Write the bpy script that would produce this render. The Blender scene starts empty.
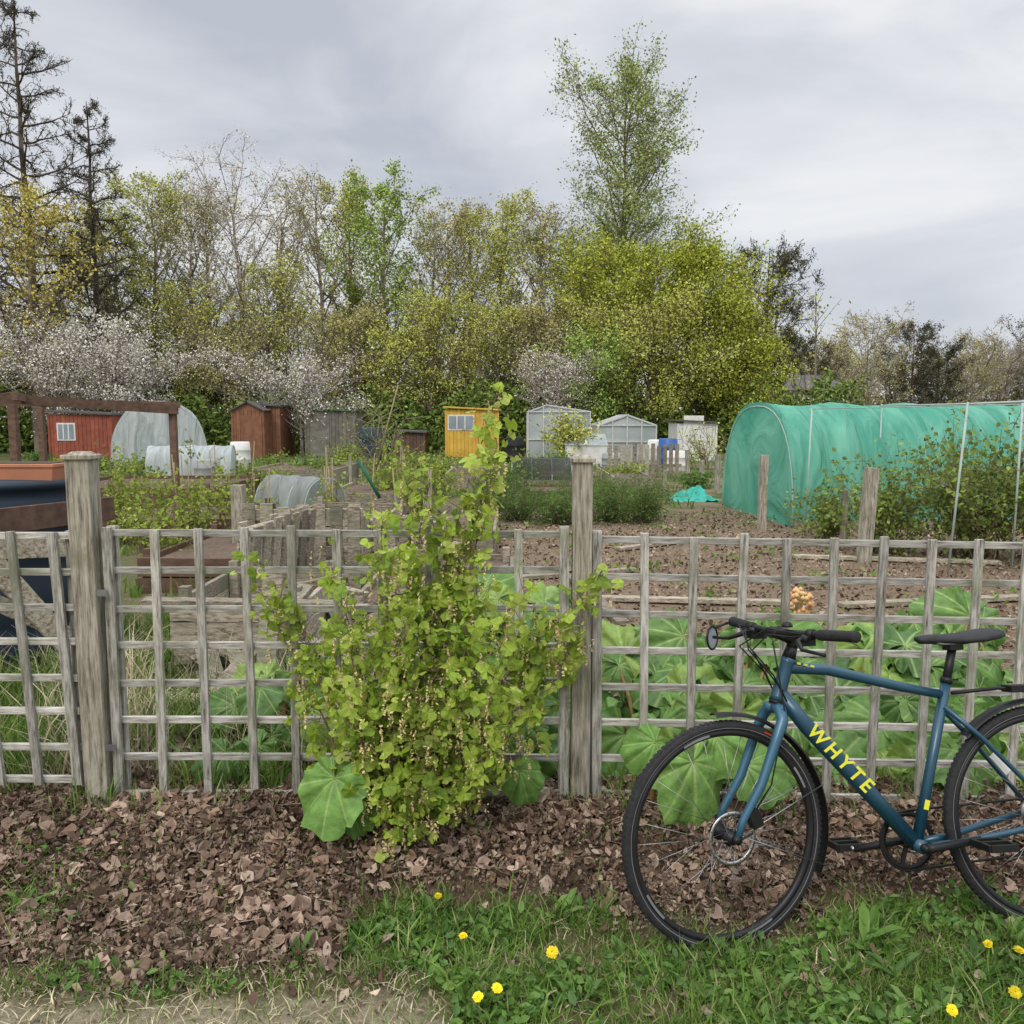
import bpy, math, random
import numpy as np
from mathutils import Vector, Matrix
random.seed(7)
RNG = np.random.default_rng(11)
S = bpy.context.scene
COL = S.collection
rad = math.radians

# ------------------------------------------------------------------ survey helper
TH = rad(6.31); FL = 850.0; CH = 1.6
def P(u, v, Y):
    """world point at real distance Y in the surveyed direction"""
    cx = (u-512)/FL; cy = (512-v)/FL
    dy = math.cos(TH)+cy*math.sin(TH); dz = -math.sin(TH)+cy*math.cos(TH)
    return Vector((cx/dy*Y, Y, CH+dz/dy*Y))
def XA(u, Y, z=0.8):
    return (u-512)/FL*(Y*math.cos(TH)+(CH-z)*math.sin(TH))
def sstep(t):
    t = np.clip(t, 0, 1); return t*t*(3-2*t)
def wav(x, y):
    return (np.sin(3.1*x+1.3*y+.5)+np.sin(5.3*y-2.2*x+1)+np.sin(7.9*x+4.1*y+2.2)*.6+np.sin(-9.7*x+8.3*y)*.5+np.sin(17*x+3*y+1)*.3+np.sin(13*y-6*x)*.3)/3.7
def gz(x, y):
    x = np.asarray(x, float); y = np.asarray(y, float)
    near = np.clip(1-(y-3)/20, 0, 1)
    z = .1*sstep((y-2.6)/.5)+.012*wav(x*1.3, y*1.3)*near*sstep((y-2.5)/.4+.3)
    z = z+.06*np.exp(-((x+1.15)/.7)**2-((y-2.85)/.25)**2)+.03*np.exp(-((x-.3)/.5)**2-((y-2.95)/.2)**2)
    return z

# ------------------------------------------------------------------ materials
def nmat(name):
    m = bpy.data.materials.new(name); m.use_nodes = True
    nt = m.node_tree; nt.nodes.clear()
    out = nt.nodes.new('ShaderNodeOutputMaterial')
    return m, nt, out
def N(nt, t, **kw):
    n = nt.nodes.new(t)
    for k, v in kw.items(): setattr(n, k, v)
    return n
def ramp(nt, stops, interp='LINEAR'):
    r = nt.nodes.new('ShaderNodeValToRGB'); r.color_ramp.interpolation = interp
    e = r.color_ramp.elements
    while len(e) < len(stops): e.new(0.5)
    for i, (p, c) in enumerate(stops):
        e[i].position = p; e[i].color = (*c, 1) if len(c) == 3 else c
    return r
def mat(name, c1, c2=None, scale=8, rough=.7, metal=0, stretch=(1, 1, 1), bump=.2, island=0.0, spec=.3, detail=5, coat=0):
    m, nt, out = nmat(name)
    if c2 is None: c2 = tuple(a*.7 for a in c1)
    tc = N(nt, 'ShaderNodeTexCoord'); mp = N(nt, 'ShaderNodeMapping'); mp.inputs['Scale'].default_value = stretch
    nz = N(nt, 'ShaderNodeTexNoise'); nz.inputs['Scale'].default_value = scale; nz.inputs['Detail'].default_value = detail
    nt.links.new(tc.outputs['Object'], mp.inputs[0]); nt.links.new(mp.outputs[0], nz.inputs['Vector'])
    r = ramp(nt, [(.3, c2), (.7, c1)]); nt.links.new(nz.outputs['Fac'], r.inputs[0])
    col = r.outputs[0]
    if island:
        g = N(nt, 'ShaderNodeNewGeometry'); mr = N(nt, 'ShaderNodeMapRange')
        mr.inputs['To Min'].default_value = 1-island; mr.inputs['To Max'].default_value = 1+island
        nt.links.new(g.outputs['Random Per Island'], mr.inputs[0])
        hs = N(nt, 'ShaderNodeHueSaturation'); nt.links.new(mr.outputs[0], hs.inputs['Value']); nt.links.new(col, hs.inputs['Color']); col = hs.outputs[0]
    b = N(nt, 'ShaderNodeBsdfPrincipled'); nt.links.new(col, b.inputs['Base Color'])
    b.inputs['Roughness'].default_value = rough; b.inputs['Metallic'].default_value = metal
    b.inputs['Specular IOR Level'].default_value = spec
    if coat: b.inputs['Coat Weight'].default_value = coat; b.inputs['Coat Roughness'].default_value = .15
    if bump:
        bp = N(nt, 'ShaderNodeBump'); bp.inputs['Strength'].default_value = bump; bp.inputs['Distance'].default_value = .01
        nt.links.new(nz.outputs['Fac'], bp.inputs['Height']); nt.links.new(bp.outputs[0], b.inputs['Normal'])
    nt.links.new(b.outputs[0], out.inputs[0])
    return m
def weathered(name, c1, c2, stretch, island=.2, stain=(.20, .21, .14)):
    """silvered softwood: long grain, darker cracks, algae stains"""
    m, nt, out = nmat(name); tc = N(nt, 'ShaderNodeTexCoord'); mp = N(nt, 'ShaderNodeMapping'); mp.inputs['Scale'].default_value = stretch
    nt.links.new(tc.outputs['Object'], mp.inputs[0]); g = N(nt, 'ShaderNodeNewGeometry')
    ad = N(nt, 'ShaderNodeVectorMath', operation='ADD'); nt.links.new(mp.outputs[0], ad.inputs[0]); sc = N(nt, 'ShaderNodeVectorMath', operation='SCALE'); sc.inputs[0].default_value = (9, 7, 5); nt.links.new(g.outputs['Random Per Island'], sc.inputs['Scale']); nt.links.new(sc.outputs[0], ad.inputs[1])
    nz = N(nt, 'ShaderNodeTexNoise'); nz.inputs['Scale'].default_value = 16; nz.inputs['Detail'].default_value = 7; nz.inputs['Roughness'].default_value = .68; nt.links.new(ad.outputs[0], nz.inputs['Vector'])
    r = ramp(nt, [(.32, tuple(a*.35 for a in c2)), (.42, c2), (.56, c1), (.72, tuple(min(1, a*1.3) for a in c1))]); nt.links.new(nz.outputs['Fac'], r.inputs[0])
    n2 = N(nt, 'ShaderNodeTexNoise'); n2.inputs['Scale'].default_value = 4.5; n2.inputs['Detail'].default_value = 6; n2.inputs['Roughness'].default_value = .65; nt.links.new(tc.outputs['Object'], n2.inputs['Vector'])
    r2 = ramp(nt, [(.47, (0, 0, 0)), (.68, (.8, .8, .8))]); nt.links.new(n2.outputs['Fac'], r2.inputs[0])
    mx = N(nt, 'ShaderNodeMix', data_type='RGBA'); nt.links.new(r2.outputs[0], mx.inputs['Factor']); nt.links.new(r.outputs[0], mx.inputs['A']); mx.inputs['B'].default_value = (*stain, 1)
    mr = N(nt, 'ShaderNodeMapRange'); mr.inputs['To Min'].default_value = 1-island; mr.inputs['To Max'].default_value = 1+island; nt.links.new(g.outputs['Random Per Island'], mr.inputs[0])
    hs = N(nt, 'ShaderNodeHueSaturation'); nt.links.new(mr.outputs[0], hs.inputs['Value']); nt.links.new(mx.outputs['Result'], hs.inputs['Color'])
    b = N(nt, 'ShaderNodeBsdfPrincipled'); b.inputs['Roughness'].default_value = .9; b.inputs['Specular IOR Level'].default_value = .15; nt.links.new(hs.outputs[0], b.inputs['Base Color'])
    bp = N(nt, 'ShaderNodeBump'); bp.inputs['Strength'].default_value = .7; bp.inputs['Distance'].default_value = .006; nt.links.new(nz.outputs['Fac'], bp.inputs['Height']); nt.links.new(bp.outputs[0], b.inputs['Normal']); nt.links.new(b.outputs[0], out.inputs[0]); return m
def leafmat(name, cols, trans=.35, rough=.6, veins=False, spec=.25, far=False, diff=False, nscale=3):
    m, nt, out = nmat(name)
    g = N(nt, 'ShaderNodeNewGeometry')
    n = len(cols)
    r = ramp(nt, [(i/(n-1) if n > 1 else 0, c) for i, c in enumerate(cols)])
    nt.links.new(g.outputs['Random Per Island'], r.inputs[0])
    col = r.outputs[0]
    tc = N(nt, 'ShaderNodeTexCoord')
    if veins:
        sp = N(nt, 'ShaderNodeSeparateXYZ'); nt.links.new(tc.outputs['UV'], sp.inputs[0])
        m1 = N(nt, 'ShaderNodeMath', operation='MULTIPLY'); m1.inputs[1].default_value = 9; nt.links.new(sp.outputs['X'], m1.inputs[0])
        m2 = N(nt, 'ShaderNodeMath', operation='FRACT'); nt.links.new(m1.outputs[0], m2.inputs[0])
        m3 = N(nt, 'ShaderNodeMath', operation='SUBTRACT'); m3.inputs[1].default_value = .5; nt.links.new(m2.outputs[0], m3.inputs[0])
        m4 = N(nt, 'ShaderNodeMath', operation='ABSOLUTE'); nt.links.new(m3.outputs[0], m4.inputs[0])
        m5 = N(nt, 'ShaderNodeMath', operation='MULTIPLY'); nt.links.new(m4.outputs[0], m5.inputs[0]); nt.links.new(sp.outputs['Y'], m5.inputs[1])
        vr = ramp(nt, [(.0, (.85, .85, .85)), (.06, (0, 0, 0))]); nt.links.new(m5.outputs[0], vr.inputs[0])
        mx = N(nt, 'ShaderNodeMix', data_type='RGBA'); nt.links.new(vr.outputs[0], mx.inputs['Factor'])
        nt.links.new(col, mx.inputs['A']); mx.inputs['B'].default_value = (.30, .42, .14, 1); col = mx.outputs['Result']
    if not far:
        nz = N(nt, 'ShaderNodeTexNoise'); nz.inputs['Scale'].default_value = nscale if not veins else 22; nz.inputs['Detail'].default_value = 4 if not diff else 2
        nt.links.new(tc.outputs['Object'], nz.inputs['Vector'])
        mr = N(nt, 'ShaderNodeMapRange'); mr.inputs['From Min'].default_value = .3; mr.inputs['From Max'].default_value = .7
        mr.inputs['To Min'].default_value = .62 if not veins else .75; mr.inputs['To Max'].default_value = 1.35 if not veins else 1.25
        nt.links.new(nz.outputs['Fac'], mr.inputs[0])
        hs = N(nt, 'ShaderNodeHueSaturation'); nt.links.new(mr.outputs[0], hs.inputs['Value']); nt.links.new(col, hs.inputs['Color']); col = hs.outputs[0]
    if far or diff:
        b = N(nt, 'ShaderNodeBsdfDiffuse'); nt.links.new(col, b.inputs[0])
    else:
        b = N(nt, 'ShaderNodeBsdfPrincipled'); nt.links.new(col, b.inputs['Base Color']); b.inputs['Roughness'].default_value = rough
        b.inputs['Specular IOR Level'].default_value = spec
    if trans > 0:
        t = N(nt, 'ShaderNodeBsdfTranslucent'); nt.links.new(col, t.inputs['Color'])
        ms = N(nt, 'ShaderNodeMixShader'); ms.inputs[0].default_value = trans
        nt.links.new(b.outputs[0], ms.inputs[1]); nt.links.new(t.outputs[0], ms.inputs[2]); nt.links.new(ms.outputs[0], out.inputs[0])
    else: nt.links.new(b.outputs[0], out.inputs[0])
    if veins:
        bp = N(nt, 'ShaderNodeBump'); bp.inputs['Strength'].default_value = .8; bp.inputs['Distance'].default_value = .012
        nt.links.new(nz.outputs['Fac'], bp.inputs['Height']); nt.links.new(bp.outputs[0], b.inputs['Normal'])
    return m

WOODV = weathered('weathered_wood_upright', (.46, .44, .395), (.25, .235, .205), (6, 6, .6), .28)
WOODH = weathered('weathered_wood_rail', (.50, .48, .435), (.29, .27, .24), (.6, 6, 6), .28)
POSTW = weathered('post_wood', (.40, .37, .30), (.22, .195, .155), (5, 5, .4), .1, (.18, .18, .11))
PLANK = weathered('old_plank', (.38, .33, .26), (.20, .165, .125), (1, 4, 4), .4)
BROWNW = mat('brown_timber', (.17, .10, .07), (.08, .05, .035), 6, .85, stretch=(1, 3, 3), island=.2)
def barkm(name, c): 
    m, nt, out = nmat(name); b = N(nt, 'ShaderNodeBsdfDiffuse'); g = N(nt, 'ShaderNodeNewGeometry'); r = ramp(nt, [(0, tuple(a*.6 for a in c)), (1, tuple(a*1.25 for a in c))]); nt.links.new(g.outputs['Random Per Island'], r.inputs[0]); nt.links.new(r.outputs[0], b.inputs[0]); nt.links.new(b.outputs[0], out.inputs[0]); return m
BARK = barkm('bark', (.18, .15, .115)); BARKD = barkm('dark_bark', (.10, .082, .065)); TWIG = barkm('twig_grey_brown', (.24, .20, .16)); TWIGP = barkm('twig_purple_grey', (.30, .25, .225))

# ------------------------------------------------------------------ mesh builders
def np_mesh(name, parts, mats, uv=None, smooth=False, parent=None, loc=None):
    V = []; Q = []; MI = []; off = 0
    for v, q, mi in parts:
        if len(q) == 0: continue
        V.append(v); Q.append(q+off); MI.append(np.full(len(q), mi, np.int32)); off += len(v)
    V = np.concatenate(V).astype(np.float32); Q = np.concatenate(Q).astype(np.int32); MI = np.concatenate(MI)
    me = bpy.data.meshes.new(name)
    me.vertices.add(len(V)); me.vertices.foreach_set('co', V.ravel())
    me.loops.add(Q.size); me.loops.foreach_set('vertex_index', Q.ravel())
    me.polygons.add(len(Q)); me.polygons.foreach_set('loop_start', np.arange(0, Q.size, 4, dtype=np.int32))
    me.polygons.foreach_set('material_index', MI)
    me.polygons.foreach_set('use_smooth', np.full(len(Q), smooth))
    if uv is not None:
        l = me.uv_layers.new(name='UVMap'); l.data.foreach_set('uv', uv[Q.ravel()].astype(np.float32).ravel())
    me.update(calc_edges=True)
    for m in mats: me.materials.append(m)
    o = bpy.data.objects.new(name, me); COL.objects.link(o)
    if parent: o.parent = parent
    if loc is not None: o.location = loc
    return o

def segs_mesh(segs, k=4):
    if not len(segs): return np.zeros((0, 3)), np.zeros((0, 4), int)
    A = np.array([s[0] for s in segs], float); B = np.array([s[1] for s in segs], float)
    r0 = np.array([s[2] for s in segs]); r1 = np.array([s[3] for s in segs])
    d = B-A; d /= np.linalg.norm(d, axis=1, keepdims=True)+1e-9
    ref = np.where(np.abs(d[:, 2:3]) > .9, np.array([[1., 0, 0]]), np.array([[0, 0, 1.]]))
    a = np.cross(d, ref); a /= np.linalg.norm(a, axis=1, keepdims=True)+1e-9; b = np.cross(d, a)
    n = len(A); V = np.zeros((n, 2*k, 3))
    for i in range(k):
        t = 2*math.pi*i/k; o = a*math.cos(t)+b*math.sin(t)
        V[:, i] = A+o*r0[:, None]; V[:, k+i] = B+o*r1[:, None]
    q = np.array([[i, (i+1) % k, k+(i+1) % k, k+i] for i in range(k)])
    Q = (q[None]+(np.arange(n)*2*k)[:, None, None]).reshape(-1, 4)
    return V.reshape(-1, 3), Q

def rand_rot(n, rng, tilt=1.0):
    az = rng.uniform(0, 2*math.pi, n); ti = np.arccos(1-rng.uniform(0, 1, n)*tilt)
    nrm_ = np.stack([np.sin(ti)*np.cos(az), np.sin(ti)*np.sin(az), np.cos(ti)], 1)
    r = rng.normal(size=(n, 3)); x = np.cross(r, nrm_); x /= np.linalg.norm(x, axis=1, keepdims=True)+1e-9
    y = np.cross(nrm_, x)
    return np.stack([x, y, nrm_], 2)
def stamp(tv, tq, pos, R, sc):
    n = len(pos)
    V = np.einsum('nij,kj->nki', R, tv)*sc[:, None, None]+pos[:, None, :]
    Q = (tq[None]+(np.arange(n)*len(tv))[:, None, None]).reshape(-1, 4)
    return V.reshape(-1, 3), Q
DIA = (np.array([[-.5, 0, 0], [0, -.32, .08], [.5, 0, 0], [0, .32, .08]]), np.array([[0, 1, 2, 3]]))
NEED = (np.array([[-.5, 0, 0], [0, -.11, .03], [.5, 0, -.05], [0, .11, .03]]), np.array([[0, 1, 2, 3]]))
OVAL = (np.array([[-.5, 0, 0], [-.15, .27, .12], [.25, .2, .1], [.5, 0, .08], [.25, -.22, .13], [-.15, -.25, .09]]), np.array([[0, 3, 2, 1], [0, 5, 4, 3]]))
CRUM = (np.array([[-.5, .05, .1], [-.2, .3, -.02], [.2, .22, .22], [.45, -.05, .02], [.2, -.3, .16], [-.15, -.22, .0]]), np.array([[0, 3, 2, 1], [0, 5, 4, 3]]))
CURL = (np.array([[-.5, 0, .18], [-.2, .34, .22], [.15, .42, .3], [.5, .08, .12], [.2, -.2, .0], [-.2, -.38, .26], [-.02, -.05, -.02], [.1, -.42, .3]]), np.array([[0, 6, 2, 1], [6, 4, 3, 2], [0, 5, 7, 6]]))
def lobed(seed=0):
    """currant leaf: 5 rounded lobes"""
    r = random.Random(seed); v = [[0, 0, 0]]; n = 25
    for i in range(n):
        t = -2.7+5.4*i/(n-1); lob = abs(math.cos(t*1.25)); R = .5*(.68+.32*lob)*(.85+.15*math.cos(t))*(1+(.035 if i % 2 else -.035))*r.uniform(.95, 1.05)
        v.append([R*math.cos(t), R*math.sin(t), .10*math.cos(t*5)*R-.5*R*R])
    return np.array(v), np.array([[0, 1+i, 2+i, 3+i] for i in range(0, n-2, 2)])
def leaves(pts, size, rng, tmpl=DIA, tilt=1.0, var=.35):
    pts = np.asarray(pts, float); n = len(pts)
    if n == 0: return np.zeros((0, 3)), np.zeros((0, 4), int)
    return stamp(tmpl[0], tmpl[1], pts, rand_rot(n, rng, tilt), size*rng.uniform(1-var, 1+var, n))

class MB:
    def __init__(s, name): s.name = name; s.v = []; s.f = []; s.mi = []; s.mats = []; s.sm = []
    def m(s, mt):
        if mt not in s.mats: s.mats.append(mt)
        return s.mats.index(mt)
    def add(s, vs, fs, mt, smooth=False):
        o = len(s.v); s.v += [tuple(x) for x in vs]; i = s.m(mt)
        for f in fs: s.f.append([a+o for a in f]); s.mi.append(i); s.sm.append(smooth)
    def box(s, c, d, mt, rot=None, taper=0):
        c = Vector(c); R = rot.to_3x3() if rot is not None else Matrix.Identity(3)
        vs = []
        for z in (-.5, .5):
            k = 1-taper if z > 0 else 1
            for x, y in ((-.5, -.5), (.5, -.5), (.5, .5), (-.5, .5)): vs.append(c+R@Vector((x*d[0]*k, y*d[1]*k, z*d[2])))
        s.add(vs, [(3, 2, 1, 0), (4, 5, 6, 7), (0, 1, 5, 4), (1, 2, 6, 5), (2, 3, 7, 6), (3, 0, 4, 7)], mt)
    def beam(s, a, b, w, h, mt):
        a = Vector(a); b = Vector(b); d = b-a; L = d.length; x = d.normalized()
        up = Vector((0, 0, 1)) if abs(x.z) < .95 else Vector((0, 1, 0))
        y = up.cross(x).normalized(); z = x.cross(y); R = Matrix((x, y, z)).transposed()
        s.box((a+b)/2, (L, w, h), mt, R)
    def tube(s, pts, r, mt, n=10, closed=False, caps=True, flat=1.0):
        pts = [Vector(p) for p in pts]; k = len(pts)
        if not hasattr(r, '__len__'): r = [r]*k
        T = []
        for i in range(k):
            if closed: t = pts[(i+1) % k]-pts[i-1]
            else: t = pts[min(i+1, k-1)]-pts[max(i-1, 0)]
            T.append(t.normalized())
        ref = Vector((0, 1, 0)) if abs(T[0].y) < .9 else Vector((0, 0, 1))
        a = (ref-T[0]*ref.dot(T[0])).normalized(); vs = []
        for i in range(k):
            a = (a-T[i]*a.dot(T[i])).normalized(); b = T[i].cross(a)
            for j in range(n):
                t = 2*math.pi*j/n; vs.append(pts[i]+(a*math.cos(t)*flat+b*math.sin(t))*r[i])
        fs = []
        for i in range(k if closed else k-1):
            i2 = (i+1) % k
            for j in range(n): fs.append((i*n+j, i*n+(j+1) % n, i2*n+(j+1) % n, i2*n+j))
        if caps and not closed: fs.append(tuple(range(n-1, -1, -1))); fs.append(tuple((k-1)*n+j for j in range(n)))
        s.add(vs, fs, mt, True)
    def revolve(s, prof, c, mt, n=48, axis='y', a0=0, a1=2*math.pi, closed_prof=False):
        c = Vector(c); vs = []; full = abs(a1-a0-2*math.pi) < 1e-4; k = len(prof); m_ = n if full else n+1
        for i in range(m_):
            t = a0+(a1-a0)*i/n
            for (r, h) in prof:
                if axis == 'y': vs.append(c+Vector((r*math.cos(t), h, r*math.sin(t))))
                else: vs.append(c+Vector((r*math.cos(t), r*math.sin(t), h)))
        fs = []
        for i in range(n):
            i2 = (i+1) % m_
            for j in range(k if closed_prof else k-1):
                j2 = (j+1) % k; fs.append((i*k+j, i2*k+j, i2*k+j2, i*k+j2))
        s.add(vs, fs, mt, True)
    def done(s, parent=None, loc=None, bevel=0):
        me = bpy.data.meshes.new(s.name); me.from_pydata(s.v, [], s.f)
        me.polygons.foreach_set('material_index', s.mi); me.polygons.foreach_set('use_smooth', s.sm)
        for m in s.mats: me.materials.append(m)
        me.update(); o = bpy.data.objects.new(s.name, me); COL.objects.link(o)
        if parent: o.parent = parent
        if loc is not None: o.location = loc
        if bevel:
            b = o.modifiers.new('bevel', 'BEVEL'); b.width = bevel; b.segments = 2; b.limit_method = 'ANGLE'
        return o
def empty(name, loc=(0, 0, 0)):
    e = bpy.data.objects.new(name, None); e.location = loc; COL.objects.link(e); return e

# ------------------------------------------------------------------ world / light / camera
W = bpy.data.worlds.new("World"); S.world = W; W.use_nodes = True
nt = W.node_tree; nt.nodes.clear()
out = N(nt, 'ShaderNodeOutputWorld'); sky = N(nt, 'ShaderNodeTexSky', sky_type='NISHITA'); sky.sun_disc = False
SE, SR = rad(48), rad(200)
sky.sun_elevation = SE; sky.sun_rotation = SR
b1 = N(nt, 'ShaderNodeBackground'); b1.inputs[1].default_value = .1; nt.links.new(sky.outputs[0], b1.inputs[0])
tc = N(nt, 'ShaderNodeTexCoord'); mp = N(nt, 'ShaderNodeMapping'); mp.inputs['Scale'].default_value = (1, 1, 2.6); mp.inputs['Location'].default_value = (.35, .2, .1)
nt.links.new(tc.outputs['Generated'], mp.inputs[0])
nz = N(nt, 'ShaderNodeTexNoise'); nz.inputs['Scale'].default_value = 2.4; nz.inputs['Detail'].default_value = 6; nz.inputs['Roughness'].default_value = .5; nz.inputs['Distortion'].default_value = .35
nt.links.new(mp.outputs[0], nz.inputs['Vector'])
cr = ramp(nt, [(.35, (.53, .56, .635)), (.5, (.70, .725, .78)), (.63, (.88, .89, .91))]); nt.links.new(nz.outputs['Fac'], cr.inputs[0])
sp = N(nt, 'ShaderNodeSeparateXYZ'); nt.links.new(tc.outputs['Generated'], sp.inputs[0])
mr = N(nt, 'ShaderNodeMapRange'); mr.inputs['From Min'].default_value = .42; mr.inputs['From Max'].default_value = .9; mr.inputs['To Min'].default_value = 1.0; mr.inputs['To Max'].default_value = 3.1
nt.links.new(sp.outputs['Z'], mr.inputs[0])
b2 = N(nt, 'ShaderNodeBackground'); nt.links.new(cr.outputs[0], b2.inputs[0]); nt.links.new(mr.outputs[0], b2.inputs[1])
mx = N(nt, 'ShaderNodeMixShader'); mx.inputs[0].default_value = .94
nt.links.new(b1.outputs[0], mx.inputs[1]); nt.links.new(b2.outputs[0], mx.inputs[2]); nt.links.new(mx.outputs[0], out.inputs[0])
sl = bpy.data.lights.new('sun', 'SUN'); sl.energy = 1.5; sl.angle = rad(25); sl.color = (1, .93, .82)
so = bpy.data.objects.new('sun', sl); COL.objects.link(so)
sdir = Vector((math.sin(SR)*math.cos(SE), math.cos(SR)*math.cos(SE), math.sin(SE)))
so.rotation_euler = sdir.to_track_quat('Z', 'Y').to_euler(); so.location = (0, 0, 30)
cam = bpy.data.cameras.new('camera'); cam.sensor_width = 36; cam.lens = FL/1024*36; cam.clip_end = 3000; cam.clip_start = .05
co = bpy.data.objects.new('camera', cam); COL.objects.link(co); co.location = (0, 0, CH); co.rotation_euler = (rad(90)-TH, 0, 0)
S.camera = co
S.view_settings.view_transform = 'Standard'; S.view_settings.look = 'None'; S.view_settings.exposure = 0

# ------------------------------------------------------------------ ground
xs = np.concatenate([-(4+np.geomspace(.1, 500, 40))[::-1], np.arange(-4, 4.01, .04), 4+np.geomspace(.1, 500, 40)])
ys = np.concatenate([-np.geomspace(.2, 60, 12)[::-1]+1.2, np.arange(1.3, 6.01, .04), 6+np.geomspace(.1, 900, 60)])
X, Y = np.meshgrid(xs, ys); Z = gz(X, Y)+.006*np.where((Y < 6) & (np.abs(X) < 4), RNG.normal(size=X.shape), 0)
V = np.stack([X, Y, Z], 2).reshape(-1, 3); nx = len(xs); ny = len(ys)
i, j = np.meshgrid(np.arange(nx-1), np.arange(ny-1)); a = (j*nx+i).ravel()
Q = np.stack([a, a+1, a+nx+1, a+nx], 1)
m, nt, out = nmat('ground_soil_and_grass')
g = N(nt, 'ShaderNodeNewGeometry'); sp = N(nt, 'ShaderNodeSeparateXYZ'); nt.links.new(g.outputs['Position'], sp.inputs[0])
def noise(scale, det=6, rough=.6):
    n = N(nt, 'ShaderNodeTexNoise'); n.inputs['Scale'].default_value = scale; n.inputs['Detail'].default_value = det; n.inputs['Roughness'].default_value = rough
    nt.links.new(g.outputs['Position'], n.inputs['Vector']); return n.outputs['Fac']
def mth(op, a, b=None):
    n = N(nt, 'ShaderNodeMath', operation=op)
    for k, x in enumerate((a, b)):
        if x is None: continue
        if isinstance(x, (int, float)): n.inputs[k].default_value = x
        else: nt.links.new(x, n.inputs[k])
    return n.outputs[0]
def mr_(x, a, b, c=0, d=1):
    n = N(nt, 'ShaderNodeMapRange'); n.interpolation_type = 'SMOOTHSTEP'
    nt.links.new(x, n.inputs[0])
    for k, v in zip(('From Min', 'From Max', 'To Min', 'To Max'), (a, b, c, d)): n.inputs[k].default_value = v
    return n.outputs[0]
def mixc(f, a, b):
    n = N(nt, 'ShaderNodeMix', data_type='RGBA'); nt.links.new(f, n.inputs['Factor'])
    for k, x in (('A', a), ('B', b)):
        if isinstance(x, tuple): n.inputs[k].default_value = (*x, 1)
        else: nt.links.new(x, n.inputs[k])
    return n.outputs['Result']
nfine = noise(60, 8, .7); nmid = noise(5); nbig = noise(.35, 4); nbed = noise(1.1, 5)
yw = mth('ADD', sp.outputs['Y'], mth('MULTIPLY', mth('SUBTRACT', nmid, .5), .5))
pathc = ramp(nt, [(.3, (.15, .125, .08)), (.5, (.27, .235, .155)), (.7, (.37, .33, .23))]); nt.links.new(nfine, pathc.inputs[0])
grassc = ramp(nt, [(.3, (.045, .065, .018)), (.7, (.11, .145, .045))]); nt.links.new(nfine, grassc.inputs[0])
soilg = ramp(nt, [(.3, (.06, .055, .025)), (.7, (.16, .15, .07))]); nt.links.new(nfine, soilg.inputs[0])
litc = ramp(nt, [(.3, (.05, .034, .025)), (.7, (.17, .115, .08))]); nt.links.new(nfine, litc.inputs[0])
chipc = ramp(nt, [(.3, (.10, .072, .048)), (.5, (.20, .145, .10)), (.72, (.34, .265, .19))]); nt.links.new(nfine, chipc.inputs[0])
c = mixc(mr_(mth('ADD', yw, mr_(sp.outputs['X'], -.3, .1, 0, .4)), 2.1, 2.3), pathc.outputs[0], soilg.outputs[0])
c = mixc(mr_(yw, 2.45, 2.75), c, litc.outputs[0])
c = mixc(mr_(yw, 3.5, 4.2), c, chipc.outputs[0])
far = mixc(mr_(nbed, .42, .54), chipc.outputs[0], grassc.outputs[0])
c = mixc(mr_(yw, 10, 16), c, far)
allgr = mixc(mr_(nbig, .35, .6), grassc.outputs[0], (.12, .15, .045))
c = mixc(mr_(sp.outputs['Y'], 30, 45), c, allgr)
leftg = mth('MULTIPLY', mr_(sp.outputs['X'], -.4, -1.6), mr_(nmid, .3, .55)); leftg = mth('MULTIPLY', leftg, mr_(yw, 3.2, 3.5))
c = mixc(mth('MULTIPLY', leftg, .7), c, grassc.outputs[0])
b = N(nt, 'ShaderNodeBsdfPrincipled'); nt.links.new(c, b.inputs['Base Color']); b.inputs['Roughness'].default_value = .95; b.inputs['Specular IOR Level'].default_value = .1
bp = N(nt, 'ShaderNodeBump'); bp.inputs['Strength'].default_value = .8; bp.inputs['Distance'].default_value = .02
nt.links.new(nfine, bp.inputs['Height']); nt.links.new(bp.outputs[0], b.inputs['Normal']); nt.links.new(b.outputs[0], out.inputs[0])
np_mesh('ground', [(V, Q, 0)], [m], smooth=True)

# ------------------------------------------------------------------ leaf litter
LIT = leafmat('dead_leaves', [(.07, .045, .033), (.21, .135, .095), (.33, .235, .17), (.12, .078, .055), (.46, .36, .28), (.24, .165, .12), (.09, .06, .045), (.42, .31, .24), (.17, .11, .08)], 0, .8, diff=True, nscale=4.5)
CRB = leafmat('bark_crumbs', [(.05, .035, .026), (.15, .105, .075), (.32, .24, .18), (.10, .07, .05), (.24, .175, .125)], 0, .9, diff=True, nscale=4.5)
n = 110000; x = RNG.uniform(-2.7, 2.7, n); y = RNG.uniform(2.05, 3.5, n)
def litlo(x, y):
    lo = np.where(x < -.5, 2.28, 2.64)+.12*wav(x*1.1, y*.6)
    return np.where((x > .3) & (x < 1.0), 2.5+.08*wav(x*2, y), lo)
p = sstep((y-litlo(x, y))/.16)*np.where(y > 3.2, .35, 1)*(.15+.40*sstep(wav(x*2.1+1, y*3)+.5))
p = np.maximum(p, .007); k = RNG.uniform(size=n) < p; x, y = x[k], y[k]
pos = np.stack([x, y, gz(x, y)+RNG.uniform(.003, .04, len(x))], 1); h = len(x)
a1, a2, a3 = int(h*.50), int(h*.76), int(h*.96)
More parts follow.
